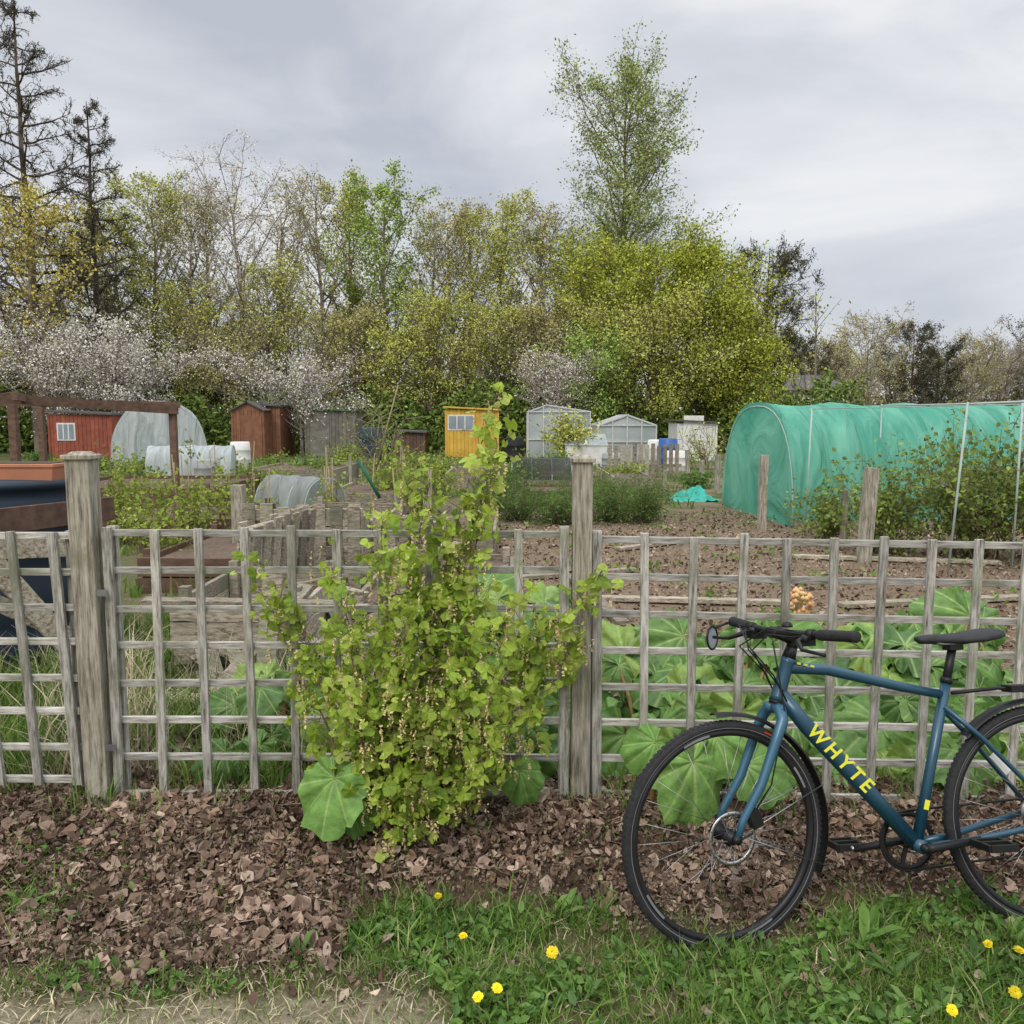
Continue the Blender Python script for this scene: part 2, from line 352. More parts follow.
v1, q1 = leaves(pos[:a1], .027, RNG, CRUM, .85, .6); v2, q2 = leaves(pos[a1:a2], .034, RNG, OVAL, .85, .55); v5, q5 = leaves(pos[a2:a3], .041, RNG, CURL, .8, .5); v6, q6 = leaves(pos[a3:], .058, RNG, CURL, .55, .35)
n = 110000; x = RNG.uniform(-2.7, 2.7, n); y = RNG.uniform(2.1, 3.5, n); k = RNG.uniform(size=n) < .62*sstep((y-litlo(x, y)+.08)/.16)+.04; x, y = x[k], y[k]
v3, q3 = leaves(np.stack([x, y, gz(x, y)+RNG.uniform(.002, .04, len(x))], 1), .014, RNG, CRUM, 1, .7)
sg = []
for _ in range(500):
    x = RNG.uniform(-2.4, 2.4); y = RNG.uniform(2.35, 3.2)
    if y < float(litlo(x, y)): continue
    a = RNG.uniform(0, 3.14); L = RNG.uniform(.03, .17); z = float(gz(x, y))+.035
    sg.append((np.array([x, y, z]), np.array([x+L*math.cos(a), y+L*math.sin(a), z+RNG.uniform(-.01, .02)]), .0026, .0012))
v4, q4 = segs_mesh(sg, 4)
np_mesh('leaf_litter', [(v1, q1, 0), (v2, q2, 0), (v5, q5, 0), (v6, q6, 0), (v3, q3, 1), (v4, q4, 1)], [LIT, CRB])
# ------------------------------------------------------------------ grass
def blades(x, y, h, w, rng, lean=.5):
    n = len(x); z = gz(x, y)-.005; az = rng.uniform(0, 2*math.pi, n); a2 = rng.uniform(0, 2*math.pi, n)
    H = h*rng.uniform(.5, 1.3, n); ln = H*lean*rng.uniform(.2, 1.4, n)
    s = np.stack([np.cos(az), np.sin(az), 0*az], 1)*w*rng.uniform(.6, 1.4, n)[:, None]
    d = np.stack([np.cos(a2), np.sin(a2), 0*a2], 1)
    b0 = np.stack([x, y, z], 1); m1 = b0+d*(ln*.35)[:, None]+np.array([0, 0, 1])*(H*.6)[:, None]; t = b0+d*ln[:, None]+np.array([0, 0, 1])*H[:, None]
    V = np.stack([b0-s, b0+s, m1-s*.8, m1+s*.8, t-s*.12, t+s*.12], 1).reshape(-1, 3)
    Q = (np.array([[0, 1, 3, 2], [2, 3, 5, 4]])[None]+(np.arange(n)*6)[:, None, None]).reshape(-1, 4)
    return V, Q
GR = leafmat('grass_blades', [(.08, .17, .03), (.13, .24, .04), (.18, .30, .055), (.10, .19, .035), (.25, .33, .10), (.36, .35, .18)], .25, diff=True, nscale=4)
WEED = leafmat('weed_leaves', [(.065, .14, .03), (.11, .21, .04), (.16, .27, .055)], .3, .5, spec=.35)
STRAW = leafmat('straw', [(.42, .37, .24), (.54, .48, .32), (.30, .26, .16)], 0, diff=True)
def gmask(x, y):
    top = np.where(x < -1.0, 2.30, np.where(x < -.5, 2.33, 2.68))+.12*wav(x*2.2, y)
    top = np.where((x > .35) & (x < .95), 2.48+.08*wav(x*2, y), top)
    bot = np.where(x < -.15, 2.16, 1.9)+.07*wav(x*1.7+3, y*2)
    m_ = sstep((top-y)/.14)*sstep((y-bot)/.12)
    return np.maximum(m_, .8*np.exp(-((x+1.72)/.28)**2-((y-2.62)/.16)**2))
n = 200000; x = RNG.uniform(-2.4, 2.6, n); y = RNG.uniform(1.9, 3.0, n)
pp = gmask(x, y)*(.16+.84*sstep(wav(x*3+1, y*4)*1.5+.5))+.04
k = RNG.uniform(size=n) < pp*.75; x, y = x[k], y[k]
hh = len(x)//9
v1, q1 = blades(x[hh:], y[hh:], .036, .0020, RNG, 1.1); v1b, q1b = blades(x[:hh], y[:hh], .085, .0024, RNG, .8)
n = 40000; xw = RNG.uniform(-2.4, 2.6, n); yw_ = RNG.uniform(1.95, 2.95, n); k = RNG.uniform(size=n) < gmask(xw, yw_)*sstep(wav(xw*2.3+4, yw_*3)*1.5+.45)
xw, yw_ = xw[k], yw_[k]; v2, q2 = leaves(np.stack([xw, yw_, gz(xw, yw_)+RNG.uniform(.005, .045, len(xw))], 1), .028, RNG, OVAL, .8, .6)
n = 34000; xb = RNG.uniform(-4.2, 0.0, n); yb = RNG.uniform(3.22, 6.5, n); k = RNG.uniform(size=n) < sstep(wav(xb*1.3, yb)*1.5+.6)*np.where(xb < -.9, 1, .35)
xb, yb = xb[k], yb[k]; v3, q3 = blades(xb, yb, .18, .0035, RNG, .7)
n = 14000; xc = RNG.uniform(-2.6, 3, n); yc = RNG.uniform(2.98, 3.5, n); k = RNG.uniform(size=n) < .25*sstep(wav(xc*3, yc)*2+.2); xc, yc = xc[k], yc[k]
v4, q4 = blades(xc, yc, .13, .0028, RNG, .7)
k = RNG.uniform(size=9000) < .5; xs_ = RNG.uniform(-3.6, -.7, 9000)[k]; ys_ = RNG.uniform(3.2, 5, 9000)[k]; kk = wav(xs_*2+5, ys_*2) > .1
v5, q5 = blades(xs_[kk], ys_[kk], .3, .003, RNG, .9)
n = 14000; xd = RNG.uniform(-2.2, 2.2, n); yd = RNG.uniform(1.95, 2.6, n); kk = RNG.uniform(size=n) < np.where((xd < .0) & (yd < 2.35), .6, .2); v6, q6 = blades(xd[kk], yd[kk], .03, .002, RNG, 1.6)
np_mesh('grass', [(v1, q1, 0), (v1b, q1b, 0), (v2, q2, 1), (v3, q3, 0), (v4, q4, 0), (v5, q5, 2), (v6, q6, 2)], [GR, WEED, STRAW])
LONG = (np.array([[-.5, 0, 0], [-.1, .12, .06], [.3, .11, .1], [.5, 0, .02], [.3, -.11, .1], [-.1, -.12, .06]]), np.array([[0, 3, 2, 1], [0, 5, 4, 3]]))
pts = []; Rm = []; sc = []
for (cu, cv, cnt, s_) in [(870, 935, 18, .15), (900, 965, 14, .12), (840, 960, 12, .10), (560, 905, 12, .1), (300, 945, 12, .1), (980, 965, 14, .1), (690, 985, 12, .08), (440, 915, 14, .10), (500, 990, 8, .08), (20, 905, 12, .1), (100, 975, 9, .08), (1010, 930, 12, .12), (250, 800, 8, .12), (660, 800, 8, .12), (375, 925, 12, .09), (620, 955, 12, .08), (480, 930, 12, .08), (770, 985, 12, .09), (230, 960, 10, .07), (930, 1000, 12, .09), (580, 985, 12, .08)]:
    ang = math.atan2(cv-512, 850)+TH; Yc = 1.55/math.tan(ang); Xc = (cu-512)/850*(Yc*math.cos(TH)+1.6*math.sin(TH))
    for i in range(cnt):
        a = RNG.uniform(0, 6.28); el = RNG.uniform(.15, .95); L = s_*RNG.uniform(.5, 1.1); d = np.array([math.cos(a)*math.cos(el), math.sin(a)*math.cos(el), math.sin(el)])
        c_ = np.array([Xc+RNG.normal()*.02, Yc+RNG.normal()*.02, float(gz(Xc, Yc))])+d*L/2; y_ = np.cross([0, 0, 1.], d); y_ /= np.linalg.norm(y_); z_ = np.cross(d, y_); pts.append(c_); Rm.append(np.stack([d, y_, z_], 1)); sc.append(L)
v, q = stamp(LONG[0], LONG[1], np.array(pts), np.array(Rm), np.array(sc)); np_mesh('dock_weeds', [(v, q, 0)], [WEED])
n = 34000; x = RNG.uniform(-16, 16, n); y = 7+RNG.uniform(0, 1, n)**1.4*26; k = (wav(x*.35, y*.3) > .0) & ((x < -1) | (y > 14)); x, y = x[k], y[k]
v, q = blades(x, y, .15, .012, RNG, .6)
n = 16000; x = RNG.uniform(-1, 9, n); y = RNG.uniform(5, 14, n); k = (wav(x*1.1+2, y*.9) > .42) | (RNG.uniform(size=n) < .03); x, y = x[k], y[k]
vw, qw = leaves(np.stack([x, y, gz(x, y)+RNG.uniform(.01, .09, len(x))], 1), .05, RNG, OVAL, .8, .5)
np_mesh('rough_grass', [(v, q, 0), (vw, qw, 0)], [GR])
CHIP = leafmat('wood_chips', [(.09, .065, .045), (.21, .155, .11), (.34, .265, .19), (.14, .10, .07), (.44, .36, .27)], 0, .9, diff=True, nscale=1.2)
n = 26000; x = RNG.uniform(-2, 8, n); y = 3.6+RNG.uniform(0, 1, n)**1.5*10
v, q = leaves(np.stack([x, y, gz(x, y)+RNG.uniform(.002, .02, n)], 1), .042, RNG, CRUM, .6, .6); np_mesh('wood_chips', [(v, q, 0)], [CHIP])

# ------------------------------------------------------------------ fence
FY = 3.17
rr = random.Random(3)
def post(u, vtop, w, lean=0):
    mb = MB('fence_post'); x = XA(u, FY, .8); zt = P(u, vtop, FY).z
    mb.box((x, FY, zt/2), (w, w, zt), POSTW, Matrix.Rotation(lean, 3, 'Y'))
    mb.box((x+lean*zt/2, FY, zt+.008), (w+.02, w+.02, .018), POSTW)
    mb.box((x+lean*zt/2, FY, zt+.022), (w-.005, w-.005, .012), POSTW, taper=.35)
    mb.done(bevel=.004)
post(92, 459, .088, -.006); post(581, 462, .072, 0)
def panel(x0, x1, z0, z1, nv, nh, y=FY, frame=True, tilt=0, drop=0, yaw=0, skew=0):
    mb = MB('trellis_fence'); Wd = x1-x0; H = z1-z0
    M = Matrix.Translation((x0, y, z0))@Matrix.Rotation(yaw, 4, 'Z')@Matrix.Rotation(tilt, 4, 'Y')
    def bx(c, d, mt, a=0): 
        R = (M.to_3x3()@Matrix.Rotation(a, 3, 'Y')); mb.box(M@Vector(c), d, mt, R)
    for i in range(nv):
        t = i/(nv-1); xx = t*Wd+rr.uniform(-.005, .005); e = i in (0, nv-1)
        hh = H+rr.uniform(-.01, .025)
        bx((xx+skew*H/2, -.012+rr.uniform(-.0015, .0015), H/2+drop*t), (.031 if not e else .036, .018, hh), WOODV, rr.uniform(-.012, .012)+math.atan(skew))
        if e and frame: bx((xx, .034, H/2+drop*t), (.036, .03, hh), WOODV)
    for j in range(nh):
        t = j/(nh-1); zz = .012+t*(H-.03)+rr.uniform(-.005, .005)
        bx((Wd/2, .008+rr.uniform(-.0015, .0015), zz+drop/2), (Wd+.03, .019, .026), WOODH, -math.atan2(drop, Wd)+rr.uniform(-.004, .004))
    return mb.done(bevel=.002)
zb = P(340, 797, FY).z; zt = P(340, 528, FY).z
panel(XA(114, FY), XA(563, FY), zb, zt, 11, 8)
zt2 = P(640, 534, FY).z
panel(XA(598, FY), XA(598, FY)+.178*10, zb, zt2, 11, 8, y=FY, drop=-.03, yaw=.0)
panel(XA(-125, FY), XA(73, FY), zb+.06, zt-.01, 6, 8, y=FY, drop=-.0, yaw=-.02, skew=-.05)
mb = MB('fence_post'); mb.box((XA(598, FY)+1.88, FY, .7), (.09, .09, 1.4), POSTW); mb.done(bevel=.004)
M_STEEL = mat('galvanised_steel', (.35, .36, .37), (.25, .25, .26), 20, .45, .9, bump=.05)
mb = MB('gate_fittings')
for zz in (.35, .95): mb.box((XA(110, FY), FY-.045, zz), (.04, .004, .025), M_STEEL)
mb.done()

# ------------------------------------------------------------------ trees
def nrm(v): return v/(np.linalg.norm(v)+1e-9)
def grow(rng, H, cs, spread, r0, nb, elev, up, shape, nsub=6, ntw=5, lean=0, leafper=3, jit=.25, wob=.04, tr_=1.0):
    segs = []; lp = []
    nT = 12; tp = [np.array([0., 0, 0])]; 
    for i in range(nT): tp.append(tp[-1]+np.array([rng.normal()*wob+lean, rng.normal()*wob, 1])*H/nT)
    tr = [r0*(1-i/nT)**.8+.02 for i in range(nT+1)]
    for i in range(nT): segs.append((tp[i], tp[i+1], tr[i], tr[i+1]))
    for i in range(nb):
        t = cs+(1-cs)*((i+rng.uniform())/nb)*.98; f = t*nT; k = min(int(f), nT-1); st = tp[k]+(tp[k+1]-tp[k])*(f-k); rb = (tr[k]*.42)
        az = i*2.4+rng.uniform(-.5, .5); L = spread*shape((t-cs)/(1-cs))*rng.uniform(.65, 1.2); e = elev+rng.normal()*.12
        d = np.array([math.cos(az)*math.cos(e), math.sin(az)*math.cos(e), math.sin(e)]); p = st; n5 = 5; bpts = [p]; 
        for s in range(n5):
            d = nrm(d+np.array([0, 0, up])+rng.normal(size=3)*.12); q = p+d*L/n5
            segs.append((p, q, rb*(1-s/n5)+.010, rb*(1-(s+1)/n5)+.008)); p = q; bpts.append(p)
        for s in range(nsub):
            f = n5*(.2+.8*(s+rng.uniform())/nsub)*.999; k = int(f); st2 = bpts[k]+(bpts[k+1]-bpts[k])*(f-k); bd = nrm(bpts[k+1]-bpts[k])
            d2 = nrm(bd+rng.normal(size=3)*.65+np.array([0, 0, up])); L2 = L*.42*(1.15-.6*f/n5)*rng.uniform(.7, 1.2); q = st2
            dens = rng.uniform(.15, 1.9)
            for s2 in range(2):
                q2 = q+d2*L2/2; segs.append((q, q2, (.016-.005*s2)*tr_, (.011-.005*s2)*tr_)); 
                for w in range((ntw+1)//2):
                    d3 = nrm(d2+rng.normal(size=3)*.7+np.array([0, 0, up*.8])); L3 = L2*.55*rng.uniform(.5, 1.2)
                    a = q+(q2-q)*rng.uniform(); bb = a+d3*L3; segs.append((a, bb, .009*tr_, .004*tr_))
                    for _ in range(int(leafper*dens+rng.uniform())): lp.append(a+(bb-a)*rng.uniform(.2, 1.1)+rng.normal(size=3)*jit)
                q = q2; d2 = nrm(d2+rng.normal(size=3)*.2)
    return segs, np.array(lp) if lp else np.zeros((0, 3))
oval = lambda t: .35+.75*math.sin(math.pi*(.1+.85*t))
cone = lambda t: 1.05-.85*t
dome = lambda t: math.sqrt(max(0, 1-(t*.97)**2.2))
def tree(name, u, vtop, Y, wpx, bark, leafm, lsize, nb=26, cs=.25, elev=.75, up=.12, shape=oval, leafper=3, jit=.25, seed=0, r0=None, tilt=1.0, tm=DIA, nsub=6, ntw=5, lean=0, base=.05, tr_=1.0):
    rng = np.random.default_rng(seed+100); p = P(u, vtop, Y); H = p.z-base; sp_ = wpx/2/FL*Y
    segs, lp = grow(rng, H*.93, cs, max(sp_*1.3, H*.12), r0 or H*.013, nb, elev, up, shape, nsub, ntw, lean, leafper, jit, tr_=tr_)
    A = np.array([s[1] for s in segs]); kz = H/np.percentile(A[:, 2], 99.85); kx = sp_/np.percentile(np.hypot(A[:, 0], A[:, 1]), 94)
    K = np.array([kx, kx, kz]); segs = [(a*K, b*K, c, d) for a, b, c, d in segs]
    v, q = segs_mesh(segs, 3); parts = [(v, q, 0)]
    if leafm is not None and len(lp): lv, lq = leaves(lp*K, lsize, rng, tm, tilt); parts.append((lv, lq, 1))
    return np_mesh(name, parts, [bark]+([leafm] if leafm else []), loc=(p.x, Y, base))
def FLm(name, cols, k=1.22): return leafmat(name, [tuple(min(.85, a*k) for a in c) for c in cols], 0, far=True)
L_YG = FLm('spring_leaf_yellow_green', [(.31, .33, .07), (.41, .43, .10), (.25, .27, .06), (.48, .48, .14)])
L_G = FLm('spring_leaf_green', [(.18, .26, .06), (.26, .35, .08), (.33, .41, .11)])
L_POP = FLm('poplar_leaf', [(.19, .24, .08), (.26, .31, .10), (.33, .37, .14)])
L_OL = FLm('bud_leaf_olive', [(.36, .33, .13), (.29, .27, .11), (.44, .40, .17)])
L_BL = FLm('cherry_blossom', [(.66, .62, .55), (.52, .48, .41), (.78, .75, .70), (.40, .38, .24)], 1.1)
L_MP = FLm('maple_leaf', [(.23, .27, .04), (.31, .34, .05), (.39, .40, .07), (.16, .20, .03)])
L_CON = FLm('conifer_needles', [(.05, .055, .035), (.08, .08, .05), (.12, .105, .07)])
L_HED = FLm('hedge_leaf', [(.09, .14, .035), (.14, .20, .045), (.06, .09, .025), (.24, .29, .07)])
L_YEL = FLm('yellow_leaf', [(.50, .42, .11), (.42, .36, .09), (.35, .33, .09)])
for (u, vt, Yd, w, nb_, sd) in [(14, -8, 36, 190, 66, 1), (84, 92, 38, 130, 54, 2), (-75, 30, 37, 190, 60, 3)]:
    tree('larch_tree', u, vt, Yd, w, BARKD, L_CON, .13, nb=nb_, cs=.12, elev=.22, up=.01, shape=cone, leafper=4, jit=.06, seed=sd, tm=NEED, nsub=7, tr_=1.5)
specs = [
 ('sycamore_tree', 22, 168, 34, 110, TWIG, L_YEL, .12, 6), ('sycamore_tree', 112, 198, 42, 100, TWIG, L_YG, .12, 8), ('ash_tree', 80, 205, 43, 90, TWIG, L_YEL, .11, 5),
 ('sycamore_tree', 148, 172, 44, 100, TWIG, L_YG, .12, 9), ('ash_tree', 192, 183, 43, 95, TWIG, L_OL, .11, 5), ('ash_tree', 215, 200, 45, 80, TWIG, L_YG, .11, 4),
 ('wild_cherry_tree', 236, 155, 41, 125, TWIGP, L_BL, .08, 7), ('ash_tree', 282, 182, 45, 85, TWIGP, L_OL, .10, 4),
 ('ash_tree', 315, 170, 43, 85, TWIGP, L_OL, .10, 4), ('sycamore_tree', 348, 180, 44, 85, TWIG, L_YG, .12, 10),
 ('birch_tree', 386, 166, 42, 85, TWIG, L_G, .13, 11), ('ash_tree', 430, 203, 44, 90, TWIG, L_OL, .11, 6), ('ash_tree', 452, 208, 47, 80, TWIGP, L_BL, .09, 4),
 ('sycamore_tree', 470, 200, 46, 80, TWIG, L_OL, .12, 7), ('birch_tree', 503, 196, 43, 85, TWIG, L_YG, .12, 10),
 ('ash_tree', 543, 198, 44, 80, TWIGP, L_OL, .11, 5), ('ash_tree', 578, 225, 46, 90, TWIG, L_YG, .11, 6),
 ('wild_cherry_tree', 55, 300, 33, 150, TWIGP, L_BL, .085, 9), ('wild_cherry_tree', 125, 322, 33, 130, TWIGP, L_BL, .08, 8), ('wild_cherry_tree', 300, 345, 34, 120, TWIGP, L_BL, .075, 6), ('wild_cherry_tree', 560, 345, 35, 80, TWIGP, L_BL, .065, 4),
 ('ash_tree', 265, 255, 40, 100, TWIG, L_YG, .11, 7), ('sycamore_tree', 430, 285, 39, 100, TWIG, L_YG, .11, 8), ('sycamore_tree', 180, 280, 40, 100, TWIG, L_YG, .11, 7), ('sycamore_tree', 350, 295, 40, 100, TWIG, L_OL, .11, 8), ('sycamore_tree', 500, 295, 40, 90, TWIG, L_YG, .11, 7), ('ash_tree', 225, 310, 39, 90, TWIG, L_OL, .11, 6), ('ash_tree', 395, 320, 39, 80, TWIG, L_YG, .11, 6), ('ash_tree', 545, 290, 39, 80, TWIG, L_OL, .11, 7),
]
for i, (nm, u, vt, Yd, w, bk, lf, ls, lpn) in enumerate(specs):
    tree(nm, u, vt, Yd, w*1.05, bk, lf, ls, nb=28, cs=.2, elev=.9, up=.14, shape=oval, leafper=lpn, jit=.14, seed=20+i)
tree('poplar_tree', 624, 50, 46, 168, BARK, L_POP, .13, nb=62, cs=.22, elev=.75, up=.15, shape=lambda t: 1.0-.45*t+.14*math.sin(11*t), leafper=11, jit=.2, seed=60, nsub=7, ntw=6)
tree('maple_tree', 610, 232, 40, 120, BARK, L_MP, .12, nb=36, cs=.2, elev=.6, up=.08, shape=oval, leafper=16, jit=.26, seed=61, nsub=7)
tree('maple_tree', 700, 236, 39, 150, BARK, L_MP, .12, nb=46, cs=.15, elev=.5, up=.08, shape=dome, leafper=18, jit=.26, seed=62, nsub=7)
tree('maple_tree', 650, 285, 37, 140, BARK, L_YG, .11, nb=36, cs=.12, elev=.45, up=.1, shape=oval, leafper=10, jit=.28, seed=63, nsub=7)
tree('maple_tree', 740, 300, 38, 90, BARK, L_MP, .11, nb=32, cs=.12, elev=.45, up=.1, shape=dome, leafper=13, jit=.24, seed=64)
tree('ash_tree', 590, 330, 36, 80, BARK, L_G, .11, nb=28, cs=.12, elev=.5, up=.1, shape=oval, leafper=8, jit=.2, seed=66)
tree('pine_tree', 770, 240, 50, 100, BARKD, L_CON, .22, nb=36, cs=.3, elev=.15, up=.03, shape=oval, leafper=8, jit=.14, seed=65, tm=NEED, tr_=1.8)
for i, (u, vt, w, lf, bk, nm) in enumerate([(802, 335, 60, L_CON, BARKD, 'pine_tree'), (835, 330, 60, L_OL, TWIGP, 'ash_tree'), (872, 306, 75, L_OL, TWIGP, 'ash_tree'), (915, 318, 60, L_CON, BARKD, 'pine_tree'), (940, 340, 45, L_CON, BARKD, 'pine_tree'),
                                           (975, 325, 80, L_OL, TWIGP, 'ash_tree'), (1010, 322, 80, None, TWIGP, 'ash_tree'), (1050, 310, 80, L_CON, BARKD, 'pine_tree'), (850, 350, 80, L_OL, TWIGP, 'ash_tree'), (955, 340, 80, L_OL, TWIGP, 'ash_tree'), (900, 345, 80, L_OL, TWIG, 'ash_tree'), (1000, 345, 80, L_YG, TWIG, 'ash_tree'), (820, 345, 70, L_YG, TWIG, 'ash_tree'), (1030, 335, 80, L_OL, TWIGP, 'ash_tree')]):
    tree(nm, u, vt, 85+i*2, w*1.1, bk, lf, .17, nb=28, cs=.12, elev=.8 if lf is not L_CON else .25, up=.12, shape=oval, leafper=4 if lf is not L_CON else 9, jit=.2, seed=80+i, r0=.16, tr_=2.2)
rng = np.random.default_rng(5)
segs = []; pts = []; pts2 = []
for i in range(380):
    if i < 230: x = rng.uniform(-48, 18); yy = rng.uniform(47, 60); H = rng.uniform(5, 9)
    else: x = rng.uniform(28, 90); yy = rng.uniform(98, 120); H = rng.uniform(6, 10)
    p = np.array([x, yy, 0.]); t = p+np.array([rng.normal()*.5, rng.normal()*.5, H]); segs.append((p, t, .10, .03)); tgt = pts if rng.uniform() < .5 else pts2
    for k in range(18):
        a = p+(t-p)*rng.uniform(.1, 1); L = rng.uniform(.8, 2.6); az = rng.uniform(0, 6.28); bb = a+np.array([math.cos(az)*L*.6, math.sin(az)*L*.6, L*.75]); segs.append((a, bb, .025, .010))
        for _ in range(8): tgt.append(a+(bb-a)*rng.uniform(.3, 1)+rng.normal(size=3)*.4)
v, q = segs_mesh(segs, 3); lv, lq = leaves(pts, .21, rng, DIA, 1); lv2, lq2 = leaves(pts2, .21, rng, DIA, 1); np_mesh('woodland', [(v, q, 0), (lv, lq, 1), (lv2, lq2, 2)], [TWIG, L_OL, L_YG])
n = 75000; x = rng.uniform(-30, 15, n); t = rng.uniform(0, 1, n); yy = rng.uniform(36, 40, n)
top = 2.4+1.2*wav(x*.16, 0*x)+.9*wav(x*.5, yy*.3+2)+.3*wav(x*1.7, yy); k = t*5 < top
x, yy, z = x[k], yy[k], (t*5)[k]; lv, lq = leaves(np.stack([x, yy, z], 1), .22, rng, OVAL, 1)
n = 12000; x2 = rng.uniform(-60, 14, n); lv2, lq2 = leaves(np.stack([x2, rng.uniform(43, 46, n), rng.uniform(0, 1, n)*(3.4+1.2*wav(x2*.2, 0*x2))], 1), .5, rng, OVAL, 1)
BRS = FLm('brushwood', [(.20, .17, .12), (.14, .13, .08), (.26, .23, .14)])
n = 14000; x3 = rng.uniform(27, 120, n); lv3, lq3 = leaves(np.stack([x3, rng.uniform(94, 102, n), rng.uniform(0, 1, n)*(3.4+1.4*wav(x3*.2, 0*x3))], 1), .5, rng, OVAL, 1)
np_mesh('hedge', [(lv, lq, 0), (lv2, lq2, 1), (lv3, lq3, 2)], [L_HED, L_HED, BRS])

# ------------------------------------------------------------------ bushes
def bush(name, base, h, r, ns, nl, ls, leafm, stemm, seed=0, tm=DIA, up=1.0, sr=.006, tilt=1.0, jit=.05, lo=.2):
    rng = np.random.default_rng(seed+500); base = np.array(base, float); segs = []; pts = []
    for i in range(ns):
        az = rng.uniform(0, 6.28); e = rng.uniform(0, 1)**.6; end = np.array([math.cos(az)*r*e, math.sin(az)*r*e, h*rng.uniform(.6, 1.05)*math.sqrt(max(.15, 1-(e*.8)**2))*up])
        p = np.array([rng.normal()*r*.12, rng.normal()*r*.12, 0]); k = 5; prev = p; chain = [p]
        for s in range(1, k+1):
            t = s/k; q = p+(end-p)*np.array([t**1.2, t**1.2, t**.9])+rng.normal(size=3)*.02*h; segs.append((prev+base, q+base, sr*(1.1-t*.8), sr*(1-t*.8))); prev = q; chain.append(q)
        for s in range(6):
            t = rng.uniform(lo, 1)*k*.999; c = int(t); a = chain[c]+(chain[c+1]-chain[c])*(t-c); bb = a+rng.normal(size=3)*.13*h+np.array([0, 0, .08*h]); segs.append((a+base, bb+base, sr*.45, sr*.25))
            for _ in range(max(1, nl//(ns*6))): pts.append(base+a+(bb-a)*rng.uniform(0, 1.05)+rng.normal(size=3)*jit)
    v, q = segs_mesh(segs, 4); lv, lq = leaves(pts, ls, rng, tm, tilt); return np_mesh(name, [(v, q, 0), (lv, lq, 1)], [stemm, leafm])
L_SH = leafmat('shrub_leaf', [(.15, .22, .05), (.21, .29, .07), (.28, .35, .09), (.11, .16, .04)], .25, diff=True)
L_SHY = leafmat('raspberry_leaf', [(.26, .33, .06), (.33, .40, .08), (.20, .27, .05)], .25, diff=True)
L_SHD = leafmat('shrub_leaf_dark', [(.08, .15, .04), (.12, .21, .05), (.17, .26, .08)], .25, diff=True)
STEM = mat('shrub_stem', (.24, .17, .11), (.12, .085, .06), 20, .9)
def gp(u, Y): return (XA(u, Y, .1), Y, .08)
bush('blackcurrant_bush', gp(975, 9.0), 1.5, 1.1, 56, 4600, .06, L_SH, STEM, 1, jit=.06, sr=.008)
bush('blackcurrant_bush', gp(885, 9.4), 1.15, .75, 36, 2500, .055, L_SH, STEM, 2, jit=.06, sr=.007)
bush('blackcurrant_bush', gp(1060, 8.6), 1.5, .8, 34, 1800, .065, L_SH, STEM, 3, jit=.06, sr=.008)
bush('blackcurrant_bush', gp(830, 10.2), .75, .5, 24, 1300, .055, L_SH, STEM, 4, jit=.05, sr=.007)
for i, (u, Y, h, r) in enumerate([(520, 12.5, .6, .7), (560, 12, .5, .6), (610, 12.3, .6, .8), (645, 12.2, .65, .6), (500, 14, .8, .6), (590, 14.5, .6, .8)]):
    bush('lavender_bush', gp(u, Y), h, r, 40, 3600, .055, L_SHD, STEM, 10+i, tm=NEED, jit=.07)
for i, (u, Y, h, r, n_) in enumerate([(415, 13, 1.1, .5, 1300), (395, 15, 1.0, .6, 1300), (440, 16, 1.0, .5, 900), (150, 9.5, 1.0, .45, 800), (195, 9.5, 1.1, .4, 800), (120, 10, 1.1, .35, 700), (225, 11, 1.0, .4, 700), (250, 9, .8, .3, 400), (335, 11, .9, .35, 400), (170, 8, .8, .4, 500), (370, 9, .6, .3, 300)]):
    bush('raspberry_canes', gp(u, Y), h, r, 14, n_, .055, L_SHY, STEM, 20+i, jit=.04, sr=.006)
bush('flowering_shrub', gp(568, 27), 1.9, 1.0, 30, 1800, .11, L_YG, STEM, 30, jit=.1, sr=.012)
bush('apple_tree', gp(380, 22), 2.2, 1.2, 16, 400, .08, L_SH, TWIG, 31, jit=.1, sr=.018)
bush('apple_tree', gp(705, 25), 1.5, .9, 14, 400, .08, L_YG, TWIG, 32, jit=.1, sr=.018)
for i in range(26):
    u = random.uniform(30, 720); Y = random.uniform(16, 31); bush('garden_shrub', gp(u, Y), random.uniform(.3, .7), random.uniform(.4, .9), 16, 600, .08, random.choice([L_SH, L_SHD, L_SH, L_SHY]), STEM, 40+i, jit=.08)

